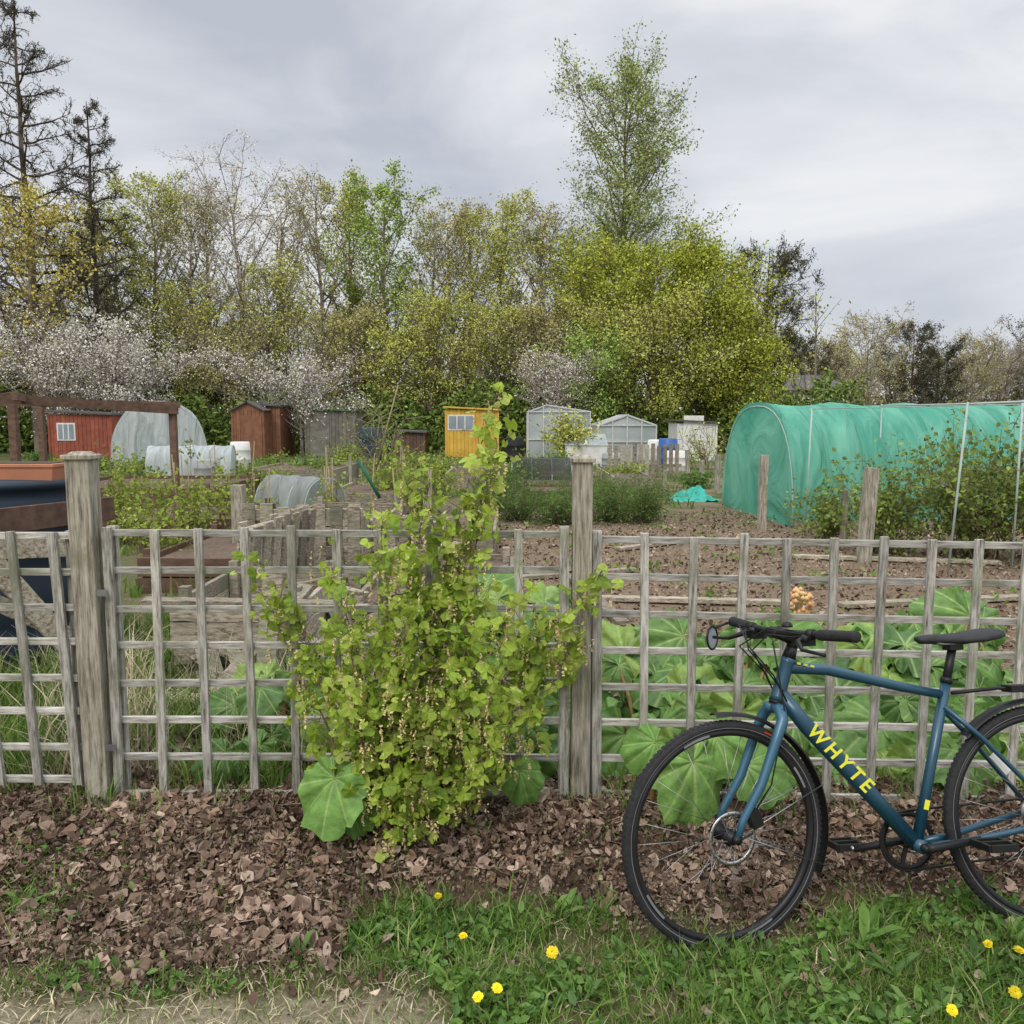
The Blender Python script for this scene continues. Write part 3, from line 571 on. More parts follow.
# redcurrant in front of fence
L_CUR = leafmat('currant_leaf', [(.28, .40, .045), (.35, .48, .065), (.44, .55, .09), (.31, .42, .05), (.20, .31, .04), (.48, .55, .13)], .38, .5, nscale=5)
FLW = leafmat('currant_flower', [(.58, .54, .18), (.58, .46, .22), (.62, .48, .30), (.50, .50, .16)], .2, diff=True)
rng = np.random.default_rng(77); segs = []; lp = []; fp = []
base = np.array([XA(408, 2.95, .1), 2.95, .1])
tips = [(250, 555, 12), (262, 598, 12), (300, 650, 11), (322, 540, 13), (335, 700, 12), (350, 585, 12), (318, 745, 12), (382, 478, 12), (400, 540, 11), (430, 480, 13), (412, 455, 6), (395, 600, 12), (425, 620, 14), (455, 560, 11), (501, 388, 15), (496, 440, 13), (490, 480, 12), (478, 520, 9), (455, 640, 14), (490, 620, 12), (522, 588, 13), (515, 660, 14), (545, 690, 12), (575, 650, 13), (602, 575, 14), (597, 620, 12), (590, 590, 11), (548, 740, 12), (370, 680, 14), (345, 760, 12), (400, 720, 16), (430, 700, 16), (470, 720, 16), (505, 740, 14), (380, 780, 14), (420, 790, 14), (455, 790, 12), (500, 560, 10), (410, 660, 12), (365, 640, 11), (440, 740, 14), (330, 655, 11), (345, 625, 11), (535, 620, 11), (560, 700, 11), (325, 770, 10), (290, 620, 10), (480, 780, 12), (405, 815, 12), (435, 820, 10), (380, 820, 9), (440, 590, 11), (355, 720, 12), (520, 700, 12), (385, 560, 9)]
for (u, vv, dn) in tips:
    Yt = rng.uniform(2.72, 3.1) if not (u < 330 or u > 560 or vv < 540) else rng.uniform(3.02, 3.12)
    e = np.array(P(u, vv, Yt)); b = base+np.array([rng.normal()*.07, rng.normal()*.03, 0]); c1 = b+np.array([(e[0]-b[0])*.35, (e[1]-b[1])*.5, (e[2]-b[2])*.55]); prev = b; L = np.linalg.norm(e-b)
    ch = []
    for s in range(1, 11):
        t = s/10; q = (1-t)**2*b+2*t*(1-t)*c1+t*t*e+rng.normal(size=3)*.006; segs.append((prev, q, .006*(1.15-t), .006*(1.05-t))); prev = q; ch.append(q)
    nl = int(dn*6.0*max(.45, L)); cl = rng.uniform(.1, 1, 9)
    for s in range(nl):
        t = rng.choice(cl)+rng.normal()*.035 if rng.uniform() < .5 else rng.uniform(.1, 1); t = min(max(t, .08), 1)*9*.999; k = int(t); a = ch[k]+(ch[min(k+1, 9)]-ch[k])*(t-k); off = rng.normal(size=3)*np.array([.034, .03, .032]); off[1] -= .015; lp.append(a+off); segs.append((a, a+off, .0012, .001))
    for s in range(int(nl*.28)):
        t = rng.uniform(.25, .98)*9*.999; k = int(t); a = ch[k]+(ch[k+1]-ch[k])*(t-k)+rng.normal(size=3)*.03; a[1] -= .045; ln = rng.uniform(.03, .07)
        for z in np.arange(0, ln, .006): fp.append(a+np.array([rng.normal()*.003, rng.normal()*.003, -z]))
lp = np.array(lp); parts = [(*segs_mesh(segs, 5), 0)]
for s in range(4):
    a = lp[s::4]; n = len(a); tv, tq = lobed(s)
    R = rand_rot(n, rng, .8); ang = rad(38); Rx = np.array([[1, 0, 0], [0, math.cos(ang), -math.sin(ang)], [0, math.sin(ang), math.cos(ang)]]); R = np.einsum('ij,njk->nik', Rx, R)
    v, q = stamp(tv, tq, a, R, .064*rng.uniform(.35, 1.3, n)); parts.append((v, q, 1))
v, q = leaves(fp, .012, rng, OVAL, 1); parts.append((v, q, 2))
np_mesh('redcurrant_bush', parts, [STEM, L_CUR, FLW])

# ------------------------------------------------------------------ rhubarb / butterbur
L_RH = leafmat('rhubarb_leaf', [(.10, .21, .04), (.14, .27, .055), (.07, .15, .035), (.19, .33, .07), (.24, .34, .07)], .18, .45, veins=True, spec=.35)
L_RH2 = leafmat('butterbur_leaf', [(.13, .26, .06), (.17, .31, .07)], .12, .5, veins=True)
RST = mat('rhubarb_stalk', (.26, .26, .08), (.26, .08, .05), 12, .5)
def bigleaf(center, size, nrmv, tipdir, rng, ns=45, nr=7, ruff=.06, droop=.35, hw=.78):
    nrmv = nrm(np.array(nrmv, float)); x = np.array(tipdir, float); x = nrm(x-nrmv*x.dot(nrmv)); y = np.cross(nrmv, x)
    ph = rng.uniform(0, 6, 3); I, J = np.meshgrid(np.arange(ns+1), np.arange(nr+1)); r = J/nr; th = -2.85+5.7*I/ns
    sh = (.66+.34*np.cos(th)*np.abs(np.cos(th))**.3)*(1+.05*np.sin(9*th+ph[0])+.03*np.sin(17*th+ph[1])+.02*np.sin(31*th))
    R = size*.62*sh*r; z = r*r*size*ruff*(np.sin(6*th+ph[2])+.7*np.sin(11*th+ph[0])+.4*np.sin(23*th))-droop*size*(r*sh)**2*.6
    vv = np.abs(((I/ns*9) % 1)-.5); z = z+size*.06*np.sin(vv*math.pi)*np.sqrt(r)*(1-.3*r)+rng.normal(size=z.shape)*size*.004*r
    V = np.array(center)+x*(R*np.cos(th))[..., None]+y*(R*np.sin(th)*hw*1.15)[..., None]+nrmv*z[..., None]
    U = np.stack([I/ns, r], -1).reshape(-1, 2)
    Q = [[j*(ns+1)+i, j*(ns+1)+i+1, (j+1)*(ns+1)+i+1, (j+1)*(ns+1)+i] for j in range(nr) for i in range(ns)]
    return V.reshape(-1, 3), np.array(Q), U
def leafplant(name, specs, lm, rng, stem_to):
    V = []; Q = []; U = []; off = 0; segs = []
    for (c, size, n_, t_) in specs:
        v, q, u = bigleaf(c, size, n_, t_, rng, droop=rng.uniform(.2, .6)); V.append(v); Q.append(q+off); U.append(u); off += len(v)
        c = np.array(c); b = np.array(stem_to(c)); m_ = (c+b)/2+np.array([0, 0, .04]); segs += [(b, m_, .013, .010), (m_, c, .010, .006)]
    sv, sq = segs_mesh(segs, 6); U.append(np.zeros((len(sv), 2)))
    V = np.concatenate(V); Q = np.concatenate(Q)
    return np_mesh(name, [(V, Q, 0), (sv, sq, 1)], [lm, RST], uv=np.concatenate(U), smooth=True)
rng = np.random.default_rng(9)
def rhub(cu, Yc, spanpx, vlo, vhi, n, size, nm='rhubarb_plant', y0=3.32, y1=4.2):
    sp_ = []; bx = XA(cu, Yc, .3)
    for i in range(n):
        u = cu+rng.uniform(-1, 1)*spanpx; f = rng.uniform(0, 1); Y = y0+(y1-y0)*f; v = vlo+(vhi-vlo)*(1-f)+rng.uniform(-25, 25)
        c = np.array(P(u, v, Y)); c[2] = max(c[2], .16); az = math.atan2(c[1]-Yc, c[0]-bx)+rng.normal()*.6
        sp_.append((c, size*rng.uniform(.6, 1.3), (math.cos(az)*.45+rng.normal()*.3, -.75+rng.normal()*.35, .8), (math.cos(az), math.sin(az)-.4, -.4)))
    return leafplant(nm, sp_, L_RH, rng, lambda c: (bx+(c[0]-bx)*.3, Yc+(c[1]-Yc)*.3, .1))
rhub(650, 3.7, 55, 640, 780, 32, .38); rhub(735, 3.7, 60, 630, 785, 34, .40); rhub(845, 3.7, 70, 625, 790, 38, .42); rhub(935, 3.75, 60, 622, 780, 34, .40); rhub(1030, 3.8, 60, 640, 780, 20, .38)
rhub(535, 3.75, 45, 590, 765, 30, .34); rhub(460, 3.75, 50, 590, 760, 18, .30); rhub(265, 3.7, 45, 680, 745, 12, .32, y1=3.9)
def front(specs, nm):
    sp_ = []
    for (u, v, Y, size, tx, tz) in specs: sp_.append((np.array(P(u, v, Y)), size, (rng.normal()*.25, -1, .5+rng.normal()*.2), (tx, -.4, tz)))
    return leafplant(nm, sp_, L_RH2, rng, lambda c: (c[0], c[1]+.05, .08))
front([(335, 778, 2.84, .32, -.2, -1), (352, 800, 2.9, .2, .3, -1)], 'butterbur_plant')
front([(692, 762, 2.98, .38, .1, -1), (655, 742, 3.05, .22, -.6, -.3), (745, 765, 3.02, .27, .7, -.5), (715, 735, 3.05, .26, .2, -.6)], 'butterbur_plant')
front([(520, 770, 3.04, .21, .3, -1)], 'butterbur_plant')
mb = MB('rhubarb_flower_stalk'); pk = P(799, 602, 4.2); BUD = mat('rhubarb_bud', (.68, .26, .15), (.6, .48, .2), 30, .8)
mb.tube([(pk.x, pk.y, .1), (pk.x, pk.y, pk.z)], [.015, .02], RST, 8)
for i in range(70):
    a = random.uniform(0, 6.28); e = random.uniform(-1, 1); r_ = .062; q = pk+Vector((math.cos(a)*r_*math.sqrt(1-e*e), math.sin(a)*r_*math.sqrt(1-e*e), e*.065)); mb.tube([q+Vector((0, 0, -.012)), q, q+Vector((0, 0, .012))], [.006, .015, .004], BUD, 6)
mb.done()

# ------------------------------------------------------------------ dandelions
DY = leafmat('dandelion_petal', [(.80, .62, .01), (.88, .72, .03)], .15); GS = mat('flower_stalk', (.15, .22, .05))
for (u, v) in [(438, 896), (463, 936), (552, 952), (478, 997), (497, 988), (952, 1010), (988, 944), (1015, 992), (4, 812), (1019, 950)]:
    Y = 1.52/math.tan(math.atan2(v-512, 850)+TH)
    p = P(u, v, Y); mb = MB('dandelion'); g0 = float(gz(p.x, p.y)); mb.tube([(p.x+.01, p.y, g0-.01), (p.x, p.y, p.z)], [.002, .0018], GS, 6); ks = random.uniform(.7, 1.05)
    R = Matrix.Rotation(rad(30)+random.uniform(-.4, .4), 3, 'X')@Matrix.Rotation(random.uniform(-.4, .4), 3, 'Y')
    for ring, (rr_, zz, nn) in enumerate([(.018, .001, 22), (.014, .004, 18), (.009, .007, 12)]):
        for i in range(nn):
            a = 6.283*i/nn+ring; L_ = rr_*ks*random.uniform(.85, 1.1); d = Vector((math.cos(a), math.sin(a), 0)); s = Vector((-math.sin(a), math.cos(a), 0))*.0018
            mb.add([p+R@(d*.002-s*.5+Vector((0, 0, zz*.6))), p+R@(d*.002+s*.5+Vector((0, 0, zz*.6))), p+R@(d*L_+s+Vector((0, 0, zz+random.uniform(-.001, .002)))), p+R@(d*L_-s+Vector((0, 0, zz)))], [(0, 1, 2, 3)], DY)
    mb.done()

# ------------------------------------------------------------------ allotment structures
def shed(name, u0, u1, vtop, Y, depth, wall, roof, pitch=.35, pent=False, door=None, window=None, trim=None):
    x0, x1 = XA(u0, Y), XA(u1, Y); w = x1-x0; cx = (x0+x1)/2; zt = P(u0, vtop, Y).z; mb = MB(name); e = zt-(pitch if not pent else .12); z0 = .02
    y0 = Y; y1 = Y+depth
    nb = max(4, int(w/.14))
    for i in range(nb):
        xx = x0+w*(i+.5)/nb; mb.box((xx, y0, (e+z0)/2), (w/nb-.012, .03, e-z0), wall); mb.box((xx, y1, (e+z0)/2), (w/nb-.012, .03, e-z0), wall)
    for xx in (x0, x1): mb.box((xx, (y0+y1)/2, (e+z0)/2), (.03, depth, e-z0), wall)
    mb.box((cx, (y0+y1)/2, (e+z0)/2), (w-.03, depth-.03, e-z0-.01), wall)
    if pent:
        R = Matrix.Rotation(.05, 3, 'Y'); mb.box((cx, (y0+y1)/2, zt-.05), (w+.2, depth+.25, .06), roof, R)
    else:
        mb.add([(x0, y0-.01, e), (x1, y0-.01, e), (cx, y0-.01, zt-.03), (x0, y1, e), (x1, y1, e), (cx, y1, zt-.03)], [(0, 1, 2), (5, 4, 3)], wall)
        sl = math.hypot(w/2+.1, pitch+.06); an = math.atan2(pitch, w/2)
        for s in (-1, 1): mb.box((cx+s*(w/4+.03), (y0+y1)/2, (e+zt)/2+.0), (sl, depth+.25, .05), roof, Matrix.Rotation(s*an, 3, 'Y'))
    if door: mb.box((cx+door*w, y0-.025, (z0+1.7)/2), (.7, .03, 1.65), trim or wall); mb.box((cx+door*w+.25, y0-.045, .95), (.03, .02, .12), M_STEEL)
    if window:
        a, b, c, d = window; wx0 = x0+a*w; wx1 = x0+b*w; zz0 = c*e; zz1 = d*e
        mb.box(((wx0+wx1)/2, y0-.02, (zz0+zz1)/2), (wx1-wx0+.1, .03, zz1-zz0+.1), trim or WHITEP); mb.box(((wx0+wx1)/2, y0-.038, (zz0+zz1)/2), (wx1-wx0, .01, zz1-zz0), GLASS)
        for k in (1/3, 2/3): mb.box((wx0+(wx1-wx0)*k, y0-.046, (zz0+zz1)/2), (.04, .01, zz1-zz0), trim or WHITEP)
    for s in (x0, x1): mb.box((s, y0-.02, (e+z0)/2), (.07, .05, e-z0), trim or wall)
    return mb.done()
DARK = mat('dark_gap', (.02, .02, .02)); WHITEP = mat('white_paint', (.75, .75, .72), (.6, .6, .57), 6, .6); GLASS = mat('window_glass', (.30, .34, .38), (.2, .24, .27), 2, .1, spec=.6, bump=0)
YELP = mat('yellow_paint', (.70, .44, .08), (.54, .33, .05), 3, .6, island=.08); FELT = mat('roof_felt', (.13, .12, .12), (.08, .075, .075), 10, .95)
REDW = mat('red_brown_boards', (.28, .13, .075), (.18, .08, .045), 5, .8, island=.12); GREYW = mat('grey_boards', (.24, .22, .19), (.13, .12, .10), 5, .9, island=.15)
REDP = mat('red_paint', (.34, .10, .06), (.22, .06, .04), 5, .7, island=.12); GREENP = mat('green_felt', (.12, .17, .12), (.08, .12, .08), 8, .9)
shed('yellow_shed', 446, 498, 407, 33, 2, YELP, YELP, pent=True, door=.28, window=(.06, .52, .62, .88))
shed('wooden_shed', 233, 264, 402, 32, 2.2, REDW, FELT, .3, door=.15); 
shed('wooden_shed', 265, 280, 404, 32.8, 2.2, REDW, FELT, .2, pent=True)
shed('grey_shed', 306, 354, 408, 33, 2, GREYW, GREENP, pent=True, door=-.2)
shed('red_shed', 50, 112, 411, 30, 2.5, REDP, FELT, pent=True, window=(.15, .4, .5, .8), trim=None)
shed('brown_shed', 395, 424, 430, 33, 1.5, BROWNW, FELT, pent=True)
ALU = mat('aluminium_frame', (.62, .63, .63), (.5, .5, .5), 10, .5, .2)
def glassmat():
    m, nt, out = nmat('greenhouse_glazing'); d_ = N(nt, 'ShaderNodeBsdfPrincipled'); d_.inputs['Roughness'].default_value = .2; nz = N(nt, 'ShaderNodeTexNoise'); nz.inputs['Scale'].default_value = 1.5; r = ramp(nt, [(.3, (.30, .35, .34)), (.7, (.62, .66, .66))]); nt.links.new(nz.outputs['Fac'], r.inputs[0]); nt.links.new(r.outputs[0], d_.inputs[0])
    t_ = N(nt, 'ShaderNodeBsdfTransparent')
    b = N(nt, 'ShaderNodeMixShader'); b.inputs[0].default_value = .25; nt.links.new(d_.outputs[0], b.inputs[1]); nt.links.new(t_.outputs[0], b.inputs[2]); nt.links.new(b.outputs[0], out.inputs[0]); return m
GLZ = glassmat()
def greenhouse(u0, u1, vtop, Y, depth, gh=.5, ridge=.5):
    x0, x1 = XA(u0, Y), XA(u1, Y); cx = x0+(x1-x0)*ridge; zt = P(u0, vtop, Y).z; e = zt-gh; mb = MB('greenhouse'); y1 = Y+depth
    for y in (Y, y1):
        mb.add([(x0, y, .1), (x1, y, .1), (x1, y, e), (cx, y, zt), (x0, y, e)], [(0, 1, 2, 3, 4)], GLZ)
        for k in range(5):
            t = k/4; x = x0+(x1-x0)*t; zz = e+(zt-e)*(1-(abs(t-ridge)/(ridge if t < ridge else max(.01, 1-ridge)) if t != ridge else 0)); mb.beam((x, y-.02, .1), (x, y-.02, max(zz, .6)), .045, .04, ALU)
        mb.beam((x0, y-.02, e), (cx, y-.02, zt), .06, .05, ALU); mb.beam((x1, y-.02, e), (cx, y-.02, zt), .06, .05, ALU); mb.beam((x0, y-.025, e), (x1, y-.025, e), .04, .04, ALU); mb.beam((x0, y-.025, .8), (x1, y-.025, .8), .04, .04, ALU)
    for x in (x0, x1):
        mb.add([(x, Y, .1), (x, y1, .1), (x, y1, e), (x, Y, e)], [(0, 1, 2, 3)], GLZ); mb.add([(x, Y, e), (x, y1, e), (cx, y1, zt), (cx, Y, zt)], [(0, 1, 2, 3)], GLZ)
        for k in range(5): y = Y+depth*k/4; mb.beam((x, y, .1), (x, y, e), .04, .04, ALU); mb.beam((x, y, e), (cx, y, zt), .04, .04, ALU)
        mb.beam((x, Y, e), (x, y1, e), .05, .05, ALU)
    mb.beam((cx, Y, zt), (cx, y1, zt), .05, .05, ALU); mb.done()
greenhouse(528, 590, 405, 32, 2.6, .25, .3); greenhouse(598, 656, 415, 29, 2.4, .35, .5)
shed('white_shed', 678, 716, 420, 30, 1.8, WHITEP, FELT, pent=True, door=-.1)
mb = MB('cold_frame'); xx = XA(585, 27)
mb.box((xx, 27, .4), (1.3, .9, .7), WHITEP); mb.add([(xx-.68, 26.5, .76), (xx+.68, 26.5, .76), (xx+.68, 27.5, 1.1), (xx-.68, 27.5, 1.1)], [(0, 1, 2, 3)], GLZ); mb.beam((xx, 26.5, .78), (xx, 27.5, 1.12), .05, .04, WHITEP); mb.done()
mb = MB('house'); HWALL = mat('render_wall', (.50, .44, .38), (.4, .35, .3), 1)
HY = 66; x0, x1 = P(782, 390, HY).x, P(850, 390, HY).x; zt = P(800, 381, HY).z
mb.box(((x0+x1)/2, HY+3, (zt-.7)/2), (x1-x0, 6, zt-.7), HWALL)
mb.add([(x0-.4, HY-.3, zt-.7), (x1+.4, HY-.3, zt-.7), (x1+.4, HY+6.3, zt-.7), (x0-.4, HY+6.3, zt-.7), (x0+1, HY+3, zt+.6), (x1-1, HY+3, zt+.6)], [(0, 1, 5, 4), (2, 3, 4, 5), (1, 2, 5), (3, 0, 4)], FELT)
for k in range(3): xx = x0+(x1-x0)*(.2+.3*k); mb.box((xx, HY-.03, zt-1.5), (1.2, .05, .9), WHITEP); mb.box((xx, HY-.07, zt-1.5), (1.0, .05, .7), GLASS)
mb.done()

def netmat(name, c1, c2, opac):
    m, nt, out = nmat(name); d = N(nt, 'ShaderNodeBsdfDiffuse'); tl = N(nt, 'ShaderNodeBsdfTranslucent')
    tc = N(nt, 'ShaderNodeTexCoord'); nz = N(nt, 'ShaderNodeTexNoise'); nz.inputs['Scale'].default_value = 1.6; nz.inputs['Detail'].default_value = 7; nz.inputs['Distortion'].default_value = 1.0; mp = N(nt, 'ShaderNodeMapping'); mp.inputs['Scale'].default_value = (2.8, .5, .5)
    nt.links.new(tc.outputs['Object'], mp.inputs[0]); nt.links.new(mp.outputs[0], nz.inputs['Vector'])
    r = ramp(nt, [(.34, c2), (.5, tuple((p_+q_)/2 for p_, q_ in zip(c1, c2))), (.66, c1)]); nt.links.new(nz.outputs['Fac'], r.inputs[0]); nt.links.new(r.outputs[0], d.inputs[0]); nt.links.new(r.outputs[0], tl.inputs['Color'])
    a = N(nt, 'ShaderNodeMixShader'); a.inputs[0].default_value = .4; nt.links.new(d.outputs[0], a.inputs[1]); nt.links.new(tl.outputs[0], a.inputs[2])
    t = N(nt, 'ShaderNodeBsdfTransparent'); b = N(nt, 'ShaderNodeMixShader'); b.inputs[0].default_value = 1-opac; nt.links.new(a.outputs[0], b.inputs[1]); nt.links.new(t.outputs[0], b.inputs[2]); nt.links.new(b.outputs[0], out.inputs[0])
    bp = N(nt, 'ShaderNodeBump'); bp.inputs['Distance'].default_value = .2; bp.inputs['Strength'].default_value = 1; nt.links.new(nz.outputs['Fac'], bp.inputs['Height']); nt.links.new(bp.outputs[0], d.inputs['Normal'])
    return m
GNET = netmat('green_netting', (.27, .64, .49), (.12, .45, .33), .86); WNET = netmat('white_netting', (.74, .78, .78), (.54, .59, .59), .88)
HOOP = mat('hoop_pipe', (.42, .5, .46), (.33, .4, .36), 10, .5)
def tunnel(name, c0, c1, w, h, net, nhoop=6, ends=True, sag=.03, flatten=.8, hr=.010):
    c0 = Vector(c0); c1 = Vector(c1); d = (c1-c0); L = d.length; d.normalize(); s = Vector((-d.y, d.x, 0)); mb = MB(name); n = nhoop*8; k = 24; vs = []
    def prof(t):
        a = math.pi*t; return (-math.copysign(abs(math.cos(a))**flatten, math.cos(a))*w/2, abs(math.sin(a))**flatten*h)
    for i in range(n+1):
        f = i/n; sg = sag*math.sin(math.pi*((f*nhoop) % 1))
        for j in range(k+1):
            a, z = prof(j/k); q = 1-sg*(z/h)*1.0; wr = .02*math.sin(f*L*9+j*.35)+.012*math.sin(f*L*17-j*.8); vs.append(c0+d*L*f+s*a*(1-sg*.4)+s*wr+Vector((0, 0, z*q+random.uniform(-.006, .006))))
    fs = [(i*(k+1)+j, i*(k+1)+j+1, (i+1)*(k+1)+j+1, (i+1)*(k+1)+j) for i in range(n) for j in range(k)]
    mb.add(vs, fs, net, True)
    if ends:
        for c in (c0, c1):
            vv = [c+Vector((0, 0, h*.45))]+[c+s*prof(j/k)[0]+Vector((0, 0, prof(j/k)[1])) for j in range(k+1)]; mb.add(vv, [(0, j+1, j+2) for j in range(k)]+[(0, k+1, 1)], net)
    for i in range(nhoop+1):
        mb.tube([c0+d*L*i/nhoop+s*prof(j/k)[0]*.965+Vector((0, 0, prof(j/k)[1]*.965)) for j in range(k+1)], hr, HOOP, 6)
    mb.tube([c0+Vector((0, 0, h*.95)), c1+Vector((0, 0, h*.95))], hr, HOOP, 6)
    mb.beam(c0+s*w/2+Vector((0, 0, .05)), c1+s*w/2+Vector((0, 0, .05)), .04, .12, PLANK); mb.beam(c0-s*w/2+Vector((0, 0, .05)), c1-s*w/2+Vector((0, 0, .05)), .04, .12, PLANK)
    return mb.done()
tunnel('green_netting_tunnel', (3.75, 13.1, .08), (10.6, 13.6, .08), 3.1, 1.76, GNET, 6)
tunnel('white_polytunnel', (XA(160, 26.5), 26.5, .08), (XA(165, 31), 31, .08), 2.8, 2.05, WNET, 5)
tunnel('netting_cloche', (XA(150, 21), 21, .08), (XA(228, 21), 21.4, .08), 1.3, .85, WNET, 4)
tunnel('netting_cloche', (XA(268, 12.6), 13.0, .08), (XA(322, 12.2), 12.4, .08), .9, .66, netmat('grey_netting', (.50, .53, .52), (.34, .36, .35), .7), 3)
tunnel('netting_cloche', (XA(512, 20), 20, .08), (XA(590, 20), 20, .08), 1.3, .6, netmat('dark_netting', (.14, .15, .14), (.09, .09, .09), .6), 4)
mb = MB('timber_pergola')
for u, Yp in ((12, 13), (-60, 13), (172, 15), (40, 17)): a = P(u, 398, Yp); mb.box((a.x, Yp, .9), (.11, .11, 1.8), BROWNW)
mb.beam(P(-90, 392, 13), P(178, 410, 15), .1, .15, BROWNW); mb.beam(P(-40, 402, 15), P(180, 405, 17), .09, .13, BROWNW); mb.beam(P(14, 396, 13), P(55, 404, 17), .08, .12, BROWNW); mb.beam(P(172, 408, 15), P(150, 408, 17), .08, .12, BROWNW); mb.done()
def stake(name, u, v0, Y, w, mt, lean=0):
    mb = MB(name); a = P(u, v0, Y); mb.beam(Vector((a.x+lean, Y, 0)), a, w, w, mt); mb.done()
for (u, v0, Y, w, l) in [(764, 455, 11.2, .1, .0), (872, 468, 8.8, .12, -.05), (238, 485, 8.5, .12, .0), (718, 455, 17, .1, 0), (702, 460, 19, .09, 0), (687, 450, 21, .09, .05), (845, 490, 9.9, .06, 0), (640, 455, 22, .08, 0), (628, 455, 23, .08, 0), (430, 470, 12, .05, 0), (426, 495, 7.5, .05, 0), (455, 462, 20, .06, 0), (350, 455, 18, .06, 0), (665, 470, 17, .06, 0)]:
    stake('wooden_stake', u, v0, Y, w, POSTW, l)
mb = MB('pole_frame')
for (u, v0, Y, l) in [(968, 402, 8.0, -.10), (812, 408, 11.0, -.03), (1023, 400, 8.4, 0), (882, 404, 12, 0)]:
    a = P(u, v0, Y); mb.tube([Vector((a.x+l, Y, .05)), a], .011, HOOP, 8)
mb.tube([P(880, 406, 12), P(968, 404, 8), P(1060, 400, 7.5)], .010, HOOP, 8); mb.tube([P(968, 404, 8), P(1030, 402, 12)], .009, HOOP, 8); mb.tube([P(812, 409, 11), P(1030, 404, 8.4)], .005, HOOP, 6); mb.done()
mb = MB('bamboo_canes'); CANE = mat('bamboo', (.35, .28, .15), (.2, .16, .09), 10); GPOLE = mat('green_pole', (.03, .16, .08), (.02, .1, .05), 10)
for k in range(26):
    u = random.uniform(100, 440); Y = random.uniform(9, 20); a = P(u+random.uniform(-8, 8), random.uniform(440, 475), Y); mb.tube([(XA(u, Y), Y, 0), a], .008, CANE, 5)
mb.tube([P(358, 460, 9), P(380, 498, 9)], .02, GPOLE, 8); mb.tube([P(376, 470, 14), P(398, 385, 14)], .012, CANE, 6); mb.done()
BLUE = mat('dark_blue_plastic', (.025, .04, .06), (.015, .025, .04), 4, .45, bump=.05); TERR = mat('terracotta_plastic', (.48, .20, .11), (.38, .16, .09), 6, .6)
mb = MB('water_butt'); c = (XA(12, 5.1), 5.1, 0); zt = P(25, 478, 5.0).z
mb.revolve([(.0, .05), (.36, .05), (.40, .15), (.42, .35), (.405, .38), (.425, .42), (.43, .7), (.415, .73), (.425, .77), (.41, zt-.12), (.39, zt-.06), (.43, zt-.05), (.43, zt-.01), (.0, zt)], c, BLUE, 40, 'z'); mb.done()
mb = MB('plant_trough'); x0, x1 = XA(2, 5.1), XA(74, 5.1); zz = P(25, 470, 5.1).z
mb.box(((x0+x1)/2, 5.05, zz-.02), (x1-x0-.03, .25, .09), TERR, taper=-.06); mb.box(((x0+x1)/2, 5.05, zz+.035), (x1-x0+.01, .28, .02), TERR); mb.box(((x0+x1)/2, 5.05, zz+.047), (x1-x0-.05, .22, .006), mat('potting_soil', (.08, .05, .03), (.04, .03, .02), 40)); mb.done(bevel=.004)
mb = MB('timber_boards')
mb.beam(P(-30, 525, 4.4), P(113, 508, 5.2), .03, .14, BROWNW); mb.beam(P(-30, 548, 4.4), P(75, 545, 4.8), .03, .13, PLANK); mb.beam(P(-10, 560, 4.0), P(85, 665, 4.3), .04, .1, PLANK); mb.beam(P(-10, 600, 4.2), P(80, 640, 4.5), .03, .08, PLANK); mb.done(bevel=.003)
def rbed(x0, x1, y0, y1, h, mt=PLANK, nm='raised_bed', boards=1, soil=True, rag=.012):
    mb = MB(nm)
    for b in range(boards):
        z = .06+(b+.5)*h/boards; hh = h/boards-.012
        for y in (y0, y1): mb.box(((x0+x1)/2, y+random.uniform(-.01, .01), z), (x1-x0+random.uniform(-.02, .1), .035, hh), mt, Matrix.Rotation(random.uniform(-rag, rag), 3, 'Y'))
        for x in (x0, x1): mb.box((x, (y0+y1)/2, z), (.033, y1-y0-.05, hh-.01), mt)
    for x in (x0+.05, x1-.05):
        for y in (y0+.06, y1-.06): mb.box((x, y, .06+h/2+.03), (.06, .06, h+.08), mt)
    if soil: mb.box(((x0+x1)/2, (y0+y1)/2, .06+h*.42), (x1-x0-.04, y1-y0-.04, h*.82), SOIL)
    mb.done(bevel=.003)
SOIL = mat('bed_soil', (.17, .12, .085), (.08, .058, .042), 25, .95, bump=.8)
rbed(-1.95, -1.2, 4.8, 5.8, .5, PLANK, 'compost_bin', 4, False, .05)
rbed(-1.05, .0, 5.4, 7.4, .35, PLANK, 'raised_bed', 2, rag=.02); rbed(-3.2, -1.9, 7.2, 9.0, .35, BROWNW, 'raised_bed', 2); rbed(-2.3, -1.3, 8.8, 10.0, .55, PLANK, 'compost_bin', 4, False, .04)
rbed(-.9, -.2, 9, 11.5, .3); rbed(-5, -3.4, 10, 12, .35, BROWNW); rbed(-3.0, -1.6, 13.5, 16, .35); rbed(-8, -5, 14, 17, .4, BROWNW); rbed(.2, 1.8, 14.5, 16, .3, BROWNW); rbed(-6, -4, 19, 22, .4); rbed(2.2, 3.0, 18, 22, .3); rbed(-1.5, -.2, 18, 22, .3)
